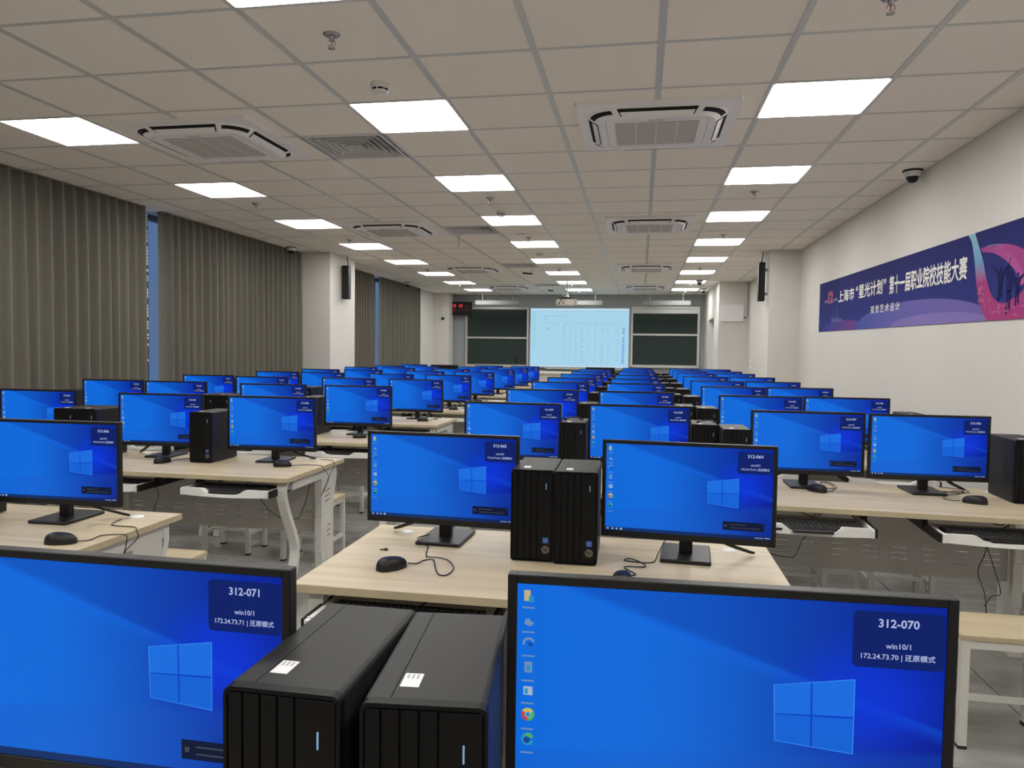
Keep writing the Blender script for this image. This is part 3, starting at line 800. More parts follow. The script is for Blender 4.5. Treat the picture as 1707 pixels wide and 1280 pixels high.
# blackboard lamps hung from the ceiling
for lab,x0,x1 in (('left',-4.03,-2.91),('middle',-2.05,-.91),('right',.02,1.14)):
    t=thing('blackboard_lamp','unlit white bar lamp hanging on two rods above the %s board'%lab,'lamp',((x0+x1)/2,17.6,2.53),0,'bar lamps above the boards')
    hx2=(x1-x0)/2
    MB().rbox(-hx2,hx2,-.05,.05,0,.115,.012).build('housing',M['lampshade'],t)
    for s in (-1,1): MB().tube([(s*hx2*.68,0,.11),(s*hx2*.68,0,CEIL-2.53-.001)],.006,6).build('rod',M['alu'],t)
# digital clock
ck=thing('digital_clock','black wall clock with red digits reading 15 33 beside the left chalkboard','clock',(-4.57,18.30,2.315))
MB().rbox(-.29,.29,-.04,.02,0,.345,.006).box(-.05,.05,.02,.20,.10,.20).build('case',M['black'],ck)
def txt_plane(b,key,x,z,w,h,y):
    vs,fs,a0,a1,c0,c1=TEXT[key]; b.add([(x+(p[0]-a0)*w/(a1-a0),y,z+(p[1]-c0)*h/(c1-c0)) for p in vs],fs)
b=MB(); txt_plane(b,'15',-.20,.205,.085,.075,-.0412); txt_plane(b,'33',-.04,.205,.09,.075,-.0412)
b.build('time_digits',M['red'],ck)
b=MB()
for x,z,w in ((-.21,.15,.07),(-.21,.105,.08),(-.05,.15,.02),(-.05,.105,.02),(.04,.15,.03),(.04,.105,.02),(.13,.15,.05),(.14,.105,.04),(.11,.235,.07)): b.box(x,x+w,-.0412,-.0405,z,z+.012)
b.build('date_digits',M['reddim'],ck)
# corner camera on its conduit
cc=thing('corner_sensor','small black sensor under a conduit on the front left corner column','sensor',(-4.945,17.93,2.215))
MB().tube([(0,.008,.03),(0,.008,CEIL-2.215-.001)],.008,6).build('conduit',M['white'],cc)
MB().lathe([(0,-.04),(.03,-.032),(.042,0),(.03,.03),(0,.036)],n=14).build('ball',M['black'],cc)
MB().box(-.03,.03,.005,.019,.10,.30).build('junction_box',M['white'],cc)
# projector
pj=thing('projector','cream ceiling projector hanging on a white pole before the front boards','projector',(-1.49,14.85,2.35))
MB().rbox(-.20,.20,-.14,.14,0,.125,.012).build('body',M['cream'],pj)
MB().box(-.19,.17,-.13,.13,.125,.14).box(-.10,.08,-.10,.08,.14,.165).build('top_plate',M['blackmatte'],pj)
MB().tube([(0,0,.165),(0,0,CEIL-2.35)],.014,8).lathe([(.05,.165),(.03,.20),(.016,.26)],n=12).build('pole',M['white'],pj)
MB().tube(curve([(-.11,-.145,.11),(-.13,-.16,.06),(-.15,-.145,.03)],4),.008,5).tube(curve([(-.11,-.145,.12),(-.07,-.16,.07),(-.05,-.145,.04)],4),.006,5).box(-.165,-.135,-.146,-.139,.02,.045).box(-.08,-.04,-.146,-.139,.03,.045).box(-.035,-.02,-.146,-.139,.085,.10).box(.165,.175,-.141,-.13,.01,.11).build('cables_and_ports',M['black'],pj)
# white panel and switches on the entrance block and recessed wall
wp=thing('wall_panel','white rounded wall box with a faint round pattern on the entrance block','wall box',(1.79,15.17,2.06))
MB().prism(rrect(-.215,.215,0,.335,.03),-.05,-.0005,'y').build('cover',M['cover'],wp)
b=MB()
for cx in (-.045,.045):
    n=24; b.add([(cx+r*math.cos(2*PI*i/n),-.0515,.20+r*math.sin(2*PI*i/n)) for r in (.075,.058) for i in range(n)],[(i,(i+1)%n,n+(i+1)%n,n+i) for i in range(n)])
for x in (-.13,0,.12): b.box(x-.02,x+.02,-.0515,-.0505,.075,.09)
b.build('raised_pattern',M['sticker'],wp)
MB().box(.215,.27,-.03,-.0005,.07,.085).tube([(.27,-.012,.08),(.30,-.012,.15),(.30,-.012,CEIL-2.06)],.005,5).build('plug_and_lead',M['black'],wp)
for i,z in enumerate((1.25,1.13)):
    s=thing('wall_switch','white %s switch plate on the recessed right wall'%('upper','lower')[i],'switch',(2.12,14.75,z),0,'switch plates on the recessed wall')
    MB().box(-.012,-.0005,-.12,.12,0,.085).build('plate',M['white'],s); MB().box(-.016,-.012,-.07,.07,.02,.065).build('rocker',M['sticker'],s)
# lecturer's desk at the front
ld=thing('lectern_desk','cream teacher desk in front of the projection screen','desk',(-2.05,16.3,0))
MB().box(-.75,.75,-.35,.35,.92,.96).build('top',M['cream'],ld)
for s in (-1,1): MB().box(s*.72-.015,s*.72+.015,-.33,.33,0,.92).build('side_panel',M['cream'],ld)
MB().box(-.70,.70,-.30,-.28,.08,.92).build('front_panel',M['cream'],ld)

# ------------------------------------------------------------------ desks
DH=.75; DW=1.39; DD=.72
def make_desk(w=DW, pull=.06):
    t=thing('computer_desk','x','desk')
    h=w/2
    MB().rbox(-h,h,0,DD,DH-.025,DH,.002).build('desktop',M['wood'],t)
    MB().box(-h-.0008,h+.0008,-.0008,DD+.0008,DH-.0235,DH-.0015).build('edge_band',M['edge'],t)
    MB().box(-h+.11,h-.11,.60,.64,DH-.065,DH-.026).build('underframe',M['panel'],t)
    fp=[(.085,.722),(.060,.705),(.048,.675),(.055,.63),(.085,.56),(.125,.49),(.165,.42),(.188,.36),(.190,.31),(.175,.25),(.145,.17),(.112,.09),(.085,.0)]
    fp=[(p.y,p.z) for p in curve([(0,*q) for q in fp],2)]
    rp=[(DD-y,z) for y,z in fp]
    fm=MB().sweep(fp,.045,.03).mesh('leg',[M['steel']]); rm=MB().sweep(rp,.045,.03).mesh('leg',[M['steel']])
    for s in (-1,1):
        x=s*(h-.055)
        link('leg',fm,t,(x,0,0)); link('leg',rm,t,(x,0,0))
        MB().box(x-.02,x+.02,.13,DD-.03,DH-.085,DH-.0255).build('apron',M['steel'],t)
        x0,x1=sorted((s*(h-.055)-s*.022,s*(h-.055)+s*.02))
        c=MB().box(x0,x1,.48,.645,.02,DH-.085).box(x0-.01,x1+.01,.47,.655,0,.02).build('cable_column',M['steel'],t)
        sx=x1 if s>0 else x0; b=MB()
        for z in (.58,.55,.52,.37,.34,.31,.15,.12,.09):
            b.add([(sx+s*.0008,y,zz) for y,zz in ((.525,z),(.60,z+.010),(.60,z+.015),(.525,z+.005))],[(0,1,2,3) if s>0 else (3,2,1,0)])
        b.build('column_slots',M['groove'],c)
        b=MB()
        for z in (.44,.14):
            cx=(x0+x1)/2
            for (a,bb,cc_,dd) in ((-.018,.018,z+.09,z+.094),(-.018,.018,z,z+.004),(-.018,-.014,z,z+.094),(.014,.018,z,z+.094)): b.box(cx+a,cx+bb,.4785,.4795,cc_,dd)
        b.build('socket_cutouts',M['panel'],c)
    # modesty panel with rows of slots
    px0,px1=-h+.085,h-.085; z0,z1=.35,DH-.085
    xs=[px0]; zs=[z0]
    n=9; st=(px1-px0)/n
    slots=[]
    for i in range(n):
        a=px0+st*i+.03; bq=px0+st*(i+1)-.03; xs+= [a,bq]
    xs.append(px1)
    for z in (.412,.44,.468,.62): zs+=[z,z+.007]
    zs.append(z1)
    b=MB(); nx=len(xs)
    vs=[(x,.520,z) for z in zs for x in xs]
    fs=[]
    for r in range(len(zs)-1):
        for c in range(nx-1):
            hole=(c%2==1) and (r%2==1) and not (r==7 and c in (1,17))
            if not hole: fs.append((r*nx+c,r*nx+c+1,(r+1)*nx+c+1,(r+1)*nx+c))
    b.add(vs,fs)
    b.add([(x,y+.012,z) for x,y,z in vs],[f[::-1] for f in fs])
    b.box(px0,px1,.519,.535,z0-.006,z0)
    b.build('modesty_panel',M['panel'],t)
    for s in (-1,1):
        make_tray(t,s*.37,-pull)
    for s in (-1,1):
        MB().lathe([(0,.003),(.022,.003),(.026,.0)],(s*(h-.13),DD-.09,DH),20).build('cable_grommet',M['sticker'],t)
    return t
def make_tray(t,cx,y0):
    b=MB(); w=.242; zt=.664
    # tray pan
    b.box(cx-w+.012,cx+w-.012,y0+.04,y0+.34,zt-.012,zt)
    b.box(cx-w,cx-w+.014,y0+.02,y0+.34,zt-.012,zt+.022); b.box(cx+w-.014,cx+w,y0+.02,y0+.34,zt-.012,zt+.022)
    # bowed front lip with a hand recess in the middle
    N=16; top=[];bot=[];back=[]
    for i in range(N+1):
        u=-1+2*i/N; x=cx+u*w; yb=y0+.035*(u*u); a=abs(u)
        zt2=zt+.026 if a>.44 else (zt+.002 if a<.36 else zt+.002+.024*(a-.36)/.08)
        top.append((x,yb+.004,zt2)); bot.append((x,yb,zt-.013)); back.append((x,y0+.055,zt2-.004))
    k=N+1
    b.add(bot+top,[(i,i+1,k+i+1,k+i) for i in range(N)]); b.add(top+back,[(i,i+1,k+i+1,k+i) for i in range(N)])
    low=[(x,y0+.055,zt-.013) for x,_,_ in back]
    b.add(back+low,[(i,i+1,k+i+1,k+i) for i in range(N)]); b.add(low+bot,[(i,i+1,k+i+1,k+i) for i in range(N)])
    b.add([bot[0],top[0],back[0],low[0]],[(0,1,2,3)]); b.add([bot[-1],top[-1],back[-1],low[-1]],[(3,2,1,0)])
    tr=b.build('keyboard_tray',M['white'],t)
    for s in (-1,1):
        x0,x1=sorted((cx+s*(w+.001),cx+s*(w+.013)))
        MB().box(x0,x1,y0+.03,.42,zt-.012,zt+.022).box(x0-.004,x1+.004,.11,.15,zt+.0,DH-.026).box(x0-.004,x1+.004,.34,.38,zt,DH-.026).build('slide_rail',M['black'],tr)

ROWY={'C':[.925,2.385,3.92,5.33,6.75,7.95,9.30,10.78,12.17,13.62],
      'R':[None,None,3.79,5.16,6.50,7.81,9.25,10.8,12.16,13.64],
      'L':[None,2.38,3.92,5.34,6.68,8.08,9.42,10.9,12.25,13.62]}
ROWN=['nearest','second','third','fourth','fifth','sixth','seventh','eighth','ninth','tenth']
DESKX={'C':-.257,'R':1.108,'L':-2.445}
DESK={}
d0=make_desk(pull=.07); d0.location=(0,-50,0)
dR=make_desk(pull=.115)
dC=make_desk(pull=.115)
dL=make_desk(1.63)
used=[]
def place_desk(src,x,y,label):
    t=src if src.name not in used else copy_tree(src); used.append(src.name)
    t.location=(x,y,0); tag(t,label,'desk','two-seat computer desks'); return t
for b_,nm in (('C','centre'),('R','right'),('L','left')):
    for r,y in enumerate(ROWY[b_]):
        if y is None: continue
        t=place_desk(dC if (b_=='C' and r==1) else (dR if b_=='R' else d0),DESKX[b_],y-.5,'pale wood two-seat computer desk with white legs, %s block, %s row from the camera'%(nm,ROWN[r]))
        if b_=='C' and r>=2: t.location.x-=.03
        if b_=='R' and r==2: t.location.y=3.303; t.rotation_euler.z=math.radians(-3)
        if b_=='L' and r==1: t.location.x-=.03
for r in range(2,10):
    place_desk(dL,-3.965,ROWY['L'][r]-.5,'pale wood two-seat computer desk beside the left curtains, %s row from the camera'%ROWN[r])

# ------------------------------------------------------------------ monitors
def text_xz(b,key,x,z,h,y,align=0.5,mi=0,maxw=None):
    vs,fs,a0,a1,c0,c1=TEXT[key]; s=h/.73
    w=(a1-a0)*s
    if maxw: s=min(s,maxw/(a1-a0)); w=(a1-a0)*s
    ox=x-w*align
    b.add([(ox+(p[0]-a0)*s,y,z+p[1]*s) for p in vs],fs,mi)
SW,SZ0,SZ1=.258,.0865,.3695
def su(u): return -SW+2*SW*u
def sv(v): return SZ0+(SZ1-SZ0)*v
def screen_mesh():
    me=MB().quad((-SW,0,SZ0),(SW,0,SZ0),(SW,0,SZ1),(-SW,0,SZ1)).mesh('screen',[M['screen']])
    uv=me.uv_layers.new(name='UVMap')
    for i,c in enumerate(((0,0),(1,0),(1,1),(0,1))): uv.data[i].uv=c
    return me
def parts_monitor():
    P={}
    bz=MB(); X=.27
    bz.rbox(-X,-SW+.0005,-.003,.016,.066,.381,.0012).rbox(SW-.0005,X,-.003,.016,.066,.381,.0012)
    bz.rbox(-SW,SW,-.003,.016,SZ1,.381,.0012).rbox(-SW,SW,-.003,.016,.066,SZ0,.0012)
    P['bezel']=bz.mesh('bezel',[M['black']])
    bs=MB(); a=[(-X+.002,.0155,.068),(X-.002,.0155,.068),(X-.002,.0155,.379),(-X+.002,.0155,.379)]
    c=[(-X+.012,.030,.078),(X-.012,.030,.078),(X-.012,.030,.369),(-X+.012,.030,.369)]
    bs.add(a+c,[(1,0,3,2),(4,5,6,7)[::-1],(0,1,5,4),(1,2,6,5),(2,3,7,6),(3,0,4,7)]); bs.rbox(-.12,.12,.029,.052,.10,.30,.008)
    bs.box(-.255,-.02,.0005,.0155,SZ0-.005,SZ1+.005).box(-.02,.255,.0005,.0155,SZ0-.005,SZ1+.005)
    P['back_shell']=bs.mesh('back_shell',[M['blackmatte']])
    P['stand_neck']=MB().box(-.021,.021,.045,.068,.012,.24).mesh('stand_neck',[M['black']])
    P['stand_base']=MB().rbox(-.078,.078,-.045,.165,.0,.012,.003).mesh('stand_base',[M['black']])
    P['screen']=screen_mesh()
    # emblem of four panes in perspective
    e=MB(); y=-.0004
    TL,TR,BR,BL=(.622,.616),(.802,.664),(.802,.342),(.627,.372)
    def q(s,t):
        a=[TL[i]+(TR[i]-TL[i])*s for i in (0,1)]; b=[BL[i]+(BR[i]-BL[i])*s for i in (0,1)]
        return (su(a[0]+(b[0]-a[0])*t),y,sv(a[1]+(b[1]-a[1])*t))
    g=.012; mx,my=.47,.515
    for s0,s1,mi in ((0,mx-g,0),(mx+g,1,0)):
        for t0,t1,m2 in ((0,my-g,1),(my+g,1,0)): e.quad(q(s0,t1),q(s1,t1),q(s1,t0),q(s0,t0),m2)
    w=.012
    for s0,s1,t0,t1 in ((-w,0,0,1),(1,1+w,-.01,1.01),(-w,1,-w,0),(0,1,1,1+w)): e.quad(q(s0,t1),q(s1,t1),q(s1,t0),q(s0,t0),2)
    P['wallpaper_emblem']=e.mesh('wallpaper_emblem',[M['emblem'],M['emblem2'],M['emblemline']])
    P['info_panel']=MB().poly([(x,-.0004,z) for x,z in rrect(su(.795),su(.996),sv(.725),sv(.968),.006)]).mesh('info_panel',[M['info']])
    n=MB().quad(*[(su(a),-.0005,sv(b)) for a,b in ((.715,.09),(.955,.09),(.955,.185),(.715,.185))])
    for u0,u1,v0,v1 in ((.725,.738,.125,.150),(.757,.85,.150,.158),(.757,.93,.115,.123),(.945,.950,.165,.175)):
        n.quad(*[(su(a),-.0008,sv(b)) for a,b in ((u0,v0),(u1,v0),(u1,v1),(u0,v1))],1)
    P['notice_box']=n.mesh('notice_box',[M['note'],M['notetxt']])
    tb=MB()
    for u in (.012,.042,.068): tb.quad(*[(su(a),-.0005,sv(b)) for a,b in ((u,.011),(u+.011,.011),(u+.011,.029),(u,.029))])
    tb.quad(*[(su(a),-.0005,sv(b)) for a,b in ((.094,.010),(.108,.010),(.108,.031),(.094,.031))])
    for u in (.905,.918,.930,.942): tb.quad(*[(su(a),-.0005,sv(b)) for a,b in ((u,.014),(u+.007,.014),(u+.007,.026),(u,.026))])
    tb.quad(*[(su(a),-.0005,sv(b)) for a,b in ((.958,.018),(.99,.018),(.99,.027),(.958,.027))],0)
    P['taskbar_icons']=tb.mesh('taskbar_icons',[M['icon']])
    ic=MB(); y=-.0005
    def Q(u0,u1,v0,v1,mi,dy=0): ic.quad(*[(su(a),y-dy,sv(b)) for a,b in ((u0,v0),(u1,v0),(u1,v1),(u0,v1))],mi)
    def disc(u,v,r,mi,a0=0,a1=360,dy=0,r0=0):
        k=10; P_=[(su(u)+r*math.cos(math.radians(a0+(a1-a0)*i/k)),y-dy,sv(v)+r*math.sin(math.radians(a0+(a1-a0)*i/k))) for i in range(k+1)]
        if r0: 
            I=[(su(u)+r0*math.cos(math.radians(a0+(a1-a0)*i/k)),y-dy,sv(v)+r0*math.sin(math.radians(a0+(a1-a0)*i/k))) for i in range(k+1)]
            ic.add(P_+I,[(k+1+i,i,i+1,k+2+i)[::-1][::-1] for i in range(k)],mi)
        else: ic.add(P_+[(su(u),y-dy,sv(v))],[(k+1,i,i+1) for i in range(k)],mi)
    for v in (.898,.785,.675,.560,.455,.335,.225): Q(.014,.045,v-.012,v-.005,6)                   # captions
    Q(.018,.034,.92,.97,1); Q(.030,.042,.915,.945,5,.0002)                                         # folder
    disc(.031,.83,.007,6,200,340); Q(.022,.034,.825,.838,6)
    disc(.031,.725,.008,6,20,200,0,.005); Q(.030,.040,.712,.728,7)
    Q(.021,.040,.59,.64,6); Q(.026,.035,.60,.625,5,.0002)
    Q(.019,.042,.485,.525,0); Q(.022,.030,.49,.515,5,.0002)
    for a,mi in ((30,4),(150,2),(270,3)): disc(.031,.395,.0085,mi,a-60+60,a+60+60)
    disc(.031,.395,.0042,0,0,360,.0002); disc(.031,.395,.0033,5,0,360,.0004)
    disc(.031,.280,.0085,5,20,340); disc(.034,.290,.0055,3,-20,160,.0002); disc(.029,.276,.0045,8,0,360,.0003)
    P['desktop_icons']=ic.mesh('desktop_icons',[M['icon'],M['icontan'],M['iconred'],M['icongreen'],M['iconyellow'],M['iconteal'],M['icongrey'],M['iconnavy'],M['iconnavy']])
    return P
PM=parts_monitor()
cable_me={}
def mon_cable(side):
    if side not in cable_me:
        b=MB()
        for k in (-1,0,1):
            b.tube(curve([(side*.085+k*.006,.04,.10),(side*.12+k*.006,.055,.055),(side*.185+k*.005,.10,.022),(side*.215+k*.003,.122,.009)],5),.0045,6)
        cable_me[side]=b.mesh('cable_bundle',[M['black']])
    return cable_me[side]
SEATX={'C':{'a':-.73,'b':-.042},'R':{'a':.795,'b':1.345},'L':{'a':-2.14,'b':-2.84,'c':-3.715,'d':-4.33}}
SEATN={'C':{'a':'left seat','b':'right seat'},'R':{'a':'left seat','b':'right seat'},
       'L':{'a':'first seat from aisle','b':'second seat from aisle','c':'third seat from aisle','d':'fourth seat from aisle'}}
BN={'C':'centre','R':'right','L':'left'}
FIT={('C',0,'b'):(.108,.922,1.8),('C',0,'a'):(-.710,.872,-.4),('C',1,'b'):(.155,2.360,-3.7),('C',1,'a'):(-.660,2.394,-2.8),('C',2,'a'):(-.683,3.91,-2.2),('C',2,'b'):(0.0,3.95,-.7),
     ('R',2,'a'):(.824,3.808,.5),('R',2,'b'):(1.370,3.775,.8),('L',2,'b'):(-2.812,3.91,2.7),('L',2,'a'):(-2.094,3.90,2.2),('L',2,'c'):(-3.724,3.99,1.2),('L',2,'d'):(-4.345,3.98,2.5),
     ('L',1,'a'):(-2.141,2.365,1.0),('L',3,'d'):(-4.32,5.40,4.0),('L',3,'c'):(-3.716,5.36,1.6),('L',3,'b'):(-2.826,5.29,3.6),('L',3,'a'):(-2.135,5.315,2.0),
     ('L',4,'d'):(-4.285,6.71,4.5),('L',4,'c'):(-3.650,6.61,3.2),('L',4,'b'):(-2.797,6.72,2.8),('L',4,'a'):(-2.105,6.69,-.6),('L',5,'d'):(-4.30,8.16,4.2),('L',5,'c'):(-3.706,8.12,.8),('L',5,'a'):(-2.15,8.05,0),
     ('L',6,'d'):(-4.327,9.42,2.9),('L',6,'a'):(-2.155,9.40,-1.0),('L',7,'a'):(-2.15,10.95,-.8),
     ('C',3,'a'):(-.713,5.36,1.2),('C',3,'b'):(-.024,5.33,1.0),('C',4,'a'):(-.732,6.77,0),('C',4,'b'):(-.036,6.755,.3),
     ('R',3,'a'):(.803,5.13,-2.2),('R',3,'b'):(1.361,5.17,-1.4),('R',4,'a'):(.791,6.485,-1.3),('R',4,'b'):(1.345,6.54,-.6),('R',5,'a'):(.79,7.80,-1.1),('R',5,'b'):(1.344,7.825,-1.0)}
MON={}
def monitor(blk,row,seat,num,off=False,icons=True):
    x,y,yw=FIT.get((blk,row,seat),(SEATX[blk][seat],ROWY[blk][row],0))
    MON[blk,row,seat]=(x,y,num)
    if off: lab='switched off black monitor with dark screen, %s, %s block, %s row'%(SEATN[blk][seat],BN[blk],ROWN[row])
    elif num==0: lab='black monitor with plain blue desktop, %s, %s block, %s row'%(SEATN[blk][seat],BN[blk],ROWN[row])
    else: lab='black monitor showing 312-%03d on blue desktop, %s, %s block, %s row'%(num,SEATN[blk][seat],BN[blk],ROWN[row])
    t=thing('computer_monitor',lab,'monitor',(x,y,DH+.0004),math.radians(yw),'computer monitors on the classroom desks')
    dz={0:-.0075,1:-.004}.get(row,0) if blk=='C' else 0
    for k in ('bezel','back_shell'): link(k,PM[k],t,(0,0,dz))
    for k in ('stand_neck','stand_base'): link(k,PM[k],t)
    if row<6: link('cable_bundle',mon_cable({'a':-1,'b':1,'c':1,'d':-1}[seat] if blk!='L' else {'a':1,'b':-1,'c':1,'d':-1}[seat]),t)
    if off:
        MB().box(-SW,SW,-.0005,0,SZ0,SZ1).build('screen',M['off'],t); return
    s=link('screen',PM['screen'],t,(0,0,dz))
    for k in ('wallpaper_emblem','info_panel','notice_box','taskbar_icons'): link(k,PM[k],s)
    if row<5: link('desktop_icons',PM['desktop_icons'],s)
    if num==0: return t
    b=MB(); cx=su(.8955)
    text_xz(b,('n',num),cx,sv(.902),.0103,-.0008)
    text_xz(b,'win',cx,sv(.811),.0068,-.0008)
    text_xz(b,('ip',num),cx,sv(.764),.0068,-.0008,maxw=.084)
    b.build('info_text',M['txt'],s)
num=0
# numbering runs eight to a row from the front of the room, six in the second row and four in the nearest
order=[('R','a',1),('R','b',0),('C','b',2),('C','a',3),('L','a',4),('L','b',5),('L','c',6),('L','d',7)]
for row in range(2,10):
    base=56-8*(row-2)
    for blk,seat,k in order:
        n=base+k
        off=(row==9 and (blk,seat) in (('C','a'),('L','c')))
        monitor(blk,row,seat,n,off)
monitor('C',1,'b',64); monitor('C',1,'a',65); monitor('L',1,'a',66)
monitor('C',0,'b',70); monitor('C',0,'a',71)

# ------------------------------------------------------------------ desktop towers
TW,TH,TD=.136,.290,.268
def make_tower():
    t=thing('computer_tower','x','computer')
    h=TW/2; s=-h+.030
    def arc(cx,cz,r,a0,a1,n=4): return [(cx+r*math.cos(math.radians(a0+(a1-a0)*i/n)),cz+r*math.sin(math.radians(a0+(a1-a0)*i/n))) for i in range(n+1)]
    oc=[(s+.0005,.004),(h-.001,.004)]+arc(h-.009,TH-.008,.008,0,90)+[(s+.0005,TH)]
    MB().prism([(x,z) for x,z in oc][::-1],.012,TD,'y').build('case',M['case'],t)
    os_=[(-h+.001,.004),(s-.0005,.004),(s-.0005,TH)]+arc(-h+.007,TH-.006,.006,90,180)
    MB().prism([(x,z) for x,z in os_][::-1],.012,TD,'y').build('side_panel',M['case'],t)
    MB().box(-h+.010,h-.010,.014,TD-.004,.008,TH-.010).build('chassis',M['groove'],t)
    # front bezel: rounded rim, back plate and vertical slats with thin grooves between
    fb=MB(); ro=rrect(-h,h,.001,TH+.0003,.010,4); ri=rrect(-h+.004,h-.004,.005,TH-.0045,.007,4); n=len(ro)
    vs=[(x,0,z) for x,z in ro]+[(x,0,z) for x,z in ri]+[(x,.014,z) for x,z in ro]+[(x,.005,z) for x,z in ri]
    fs=[(i,(i+1)%n,n+(i+1)%n,n+i) for i in range(n)]+[(2*n+i,2*n+(i+1)%n,(i+1)%n,i) for i in range(n)]+[(n+i,n+(i+1)%n,3*n+(i+1)%n,3*n+i) for i in range(n)]
    fb.add(vs,fs).prism(ri,.005,.013,'y')
    xs=[-h+.0055]+[-h+TW*f for f in (.165,.315,.465,.615)]+[h-.0055]
    for i in range(5): fb.rbox(xs[i]+(.0012 if i else 0),xs[i+1]-(.0012 if i<4 else 0),.0004,.006,.0075,TH-.0065,.0006)
    fb.build('front_bezel',M['blackmatte'],t)
    MB().rbox(.0418,.0438,-.0010,.002,TH-.060,TH-.040,.0006).build('power_light',M['led'],t)
    b=MB()
    for z,zz,w in ((.185,.192,.004),(.150,.166,.006),(.128,.142,.006),(.100,.106,.004)): b.box(.0425-w,.0425+w,-.0008,.002,z,zz)
    b.build('ports',M['groove'],t)
    b=MB().box(.034,.052,-.0009,.002,.060,.078)
    b.box(.037,.049,-.0012,-.0008,.070,.072,1).box(.037,.045,-.0012,-.0008,.065,.067,1).build('energy_sticker',[M['bluesticker'],M['icongrey']],t)
    e=MB(); n=20; c=(.043,.040)
    e.add([(c[0]+.0125*math.cos(2*PI*i/n),-.0012,c[1]+.0125*math.sin(2*PI*i/n)) for i in range(n)],[tuple(range(n))],0)
    vs,fs,a0,a1,c0,c1=TEXT['hp']; sc=.0145/(a1-a0)
    e.add([(c[0]-.0072+(p[0]-a0)*sc+(p[1])*sc*.22-.001,-.0018,c[1]-.0035+p[1]*sc) for p in vs],fs,1)
    e.build('round_emblem',[M['badge'],M['groove']],t)
    st=MB().box(-.0345,-.0135,.040,.073,TH,TH+.0006)
    for i in range(3): st.box(-.031+.0055*i,-.0285+.0055*i,.060,.070,TH+.0006,TH+.0008,1)
    st.build('asset_sticker',[M['sticker'],M['inkgrey']],t)
    bk=MB().box(-h+.006,h-.006,TD,TD+.003,.010,TH-.010).build('rear_plate',M['grey'],t)
    return t
tw0=make_tower(); tw_used=[0]; TOW=[]
def tower(x,y,label,rz=0.0):
    t=tw0 if not tw_used[0] else copy_tree(tw0); tw_used[0]=1
    t.location=(x,y,DH); t.rotation_euler=(0,0,math.radians(rz)); tag(t,label,'computer','black desktop towers on the desks'); return t
tower(-.375,.717,'black desktop tower nearest the camera, left of its pair, beside monitor 312-071',-.4)
tower(-.215,.717,'black desktop tower nearest the camera, right of its pair, beside monitor 312-070',5.5)
tower(-.324,2.245,'black desktop tower on the second centre desk, left of its pair, beside monitor 312-065',.8)
tower(-.187,2.235,'black desktop tower on the second centre desk, right of its pair, beside monitor 312-064',.8)
tower(-2.52,2.20,'black desktop tower cut by the left picture edge beside monitor 312-066')
for row in range(2,10):
    jit=lambda a=.012: random.uniform(-a,a)
    yC,yR,yL=ROWY['C'][row],ROWY['R'][row],ROWY['L'][row]; rn=ROWN[row]
    X=lambda blk,seat: MON[blk,row,seat][0]
    tower((X('C','a')+X('C','b'))/2,yC-.11,'black desktop tower standing between the two centre block monitors, %s row'%rn)
    xc=X('C','b')+.341; xr=max(xc+.138,X('R','a')-.345)
    tower(xc,yC-.10+(.09 if row==2 else 0),'black desktop tower right of the right centre block monitor, %s row'%rn)
    tower(xr,yR-.08,'black desktop tower left of the left right-block monitor, %s row'%rn)
    tower(1.745,yR-.17,'black desktop tower at the right wall end of the right block desk, %s row'%rn,-2 if row==2 else 0)
    tower((X('L','a')+X('L','b'))/2-.008,yL-.15,'black desktop tower between first and second left block monitors, %s row'%rn)
    x1=max(-3.335,X('L','c')+.345)
    tower(x1+.1385,yL-.16,'black desktop tower left of the second left block monitor, %s row'%rn)
    tower(x1,yL-.16,'black desktop tower right of the third left block monitor, %s row'%rn)
    tower(min(-4.70,X('L','d')-.345),yL-.10,'black desktop tower at the curtain end of the left block, %s row'%rn)

# ------------------------------------------------------------------ mice
def mouse_mesh():
    b=MB(); nu,nv=14,7; vs=[]
    for i in range(nv+1):
        ph=PI/2*i/nv
        for j in range(nu):
            a=2*PI*j/nu; ca,sa=math.cos(a),math.sin(a)
            ex=lambda c,p:math.copysign(abs(c)**p,c)
            x=.029*ex(ca,.8)*math.cos(ph)**.55*(1-.10*sa); y=.051*ex(sa,.9)*math.cos(ph)**.55
            z=.004+.031*math.sin(ph)**.9*(1-.16*(y/.051))
            vs.append((x,y,z if i else .001))
    fs=[(i*nu+j,i*nu+(j+1)%nu,(i+1)*nu+(j+1)%nu,(i+1)*nu+j) for i in range(nv) for j in range(nu)]
    b.add(vs,fs,0,True); b.add(vs[:nu],[tuple(range(nu))[::-1]])
    return b.mesh('body',[M['black']])
MOUSE=mouse_mesh()
WHEEL=MB().prism([(.028+.006*math.cos(2*PI*i/10),.0235+.006*math.sin(2*PI*i/10)) for i in range(10)],-.003,.003,'x').mesh('scroll_wheel',[M['grey']])
def mouse(x,y,rz,label,path=None,extra=None):
    t=thing('computer_mouse',label,'mouse',(x,y,DH+.0005),math.radians(rz),'wired mice on the desks')
    link('body',MOUSE,t); link('scroll_wheel',WHEEL,t)
    R=Matrix.Rotation(math.radians(-rz),3,'Z'); O=Vector((x,y,DH+.0005))
    if path is None:
        path=[(x-.05*math.sin(math.radians(rz)),y+.05*math.cos(math.radians(rz)),.757),(x+.03,y+.13,.7535),(x+.09,y+.19,.7535),(x+.03,y+.26,.7535),(x+.05,y+.33,.7535)]
    for pth in [path]+(extra or []):
        MB().tube([R@(p-O) for p in curve(pth,5)],.0019,6).build('cable',M['black'],t)
    return t
zc=.7532
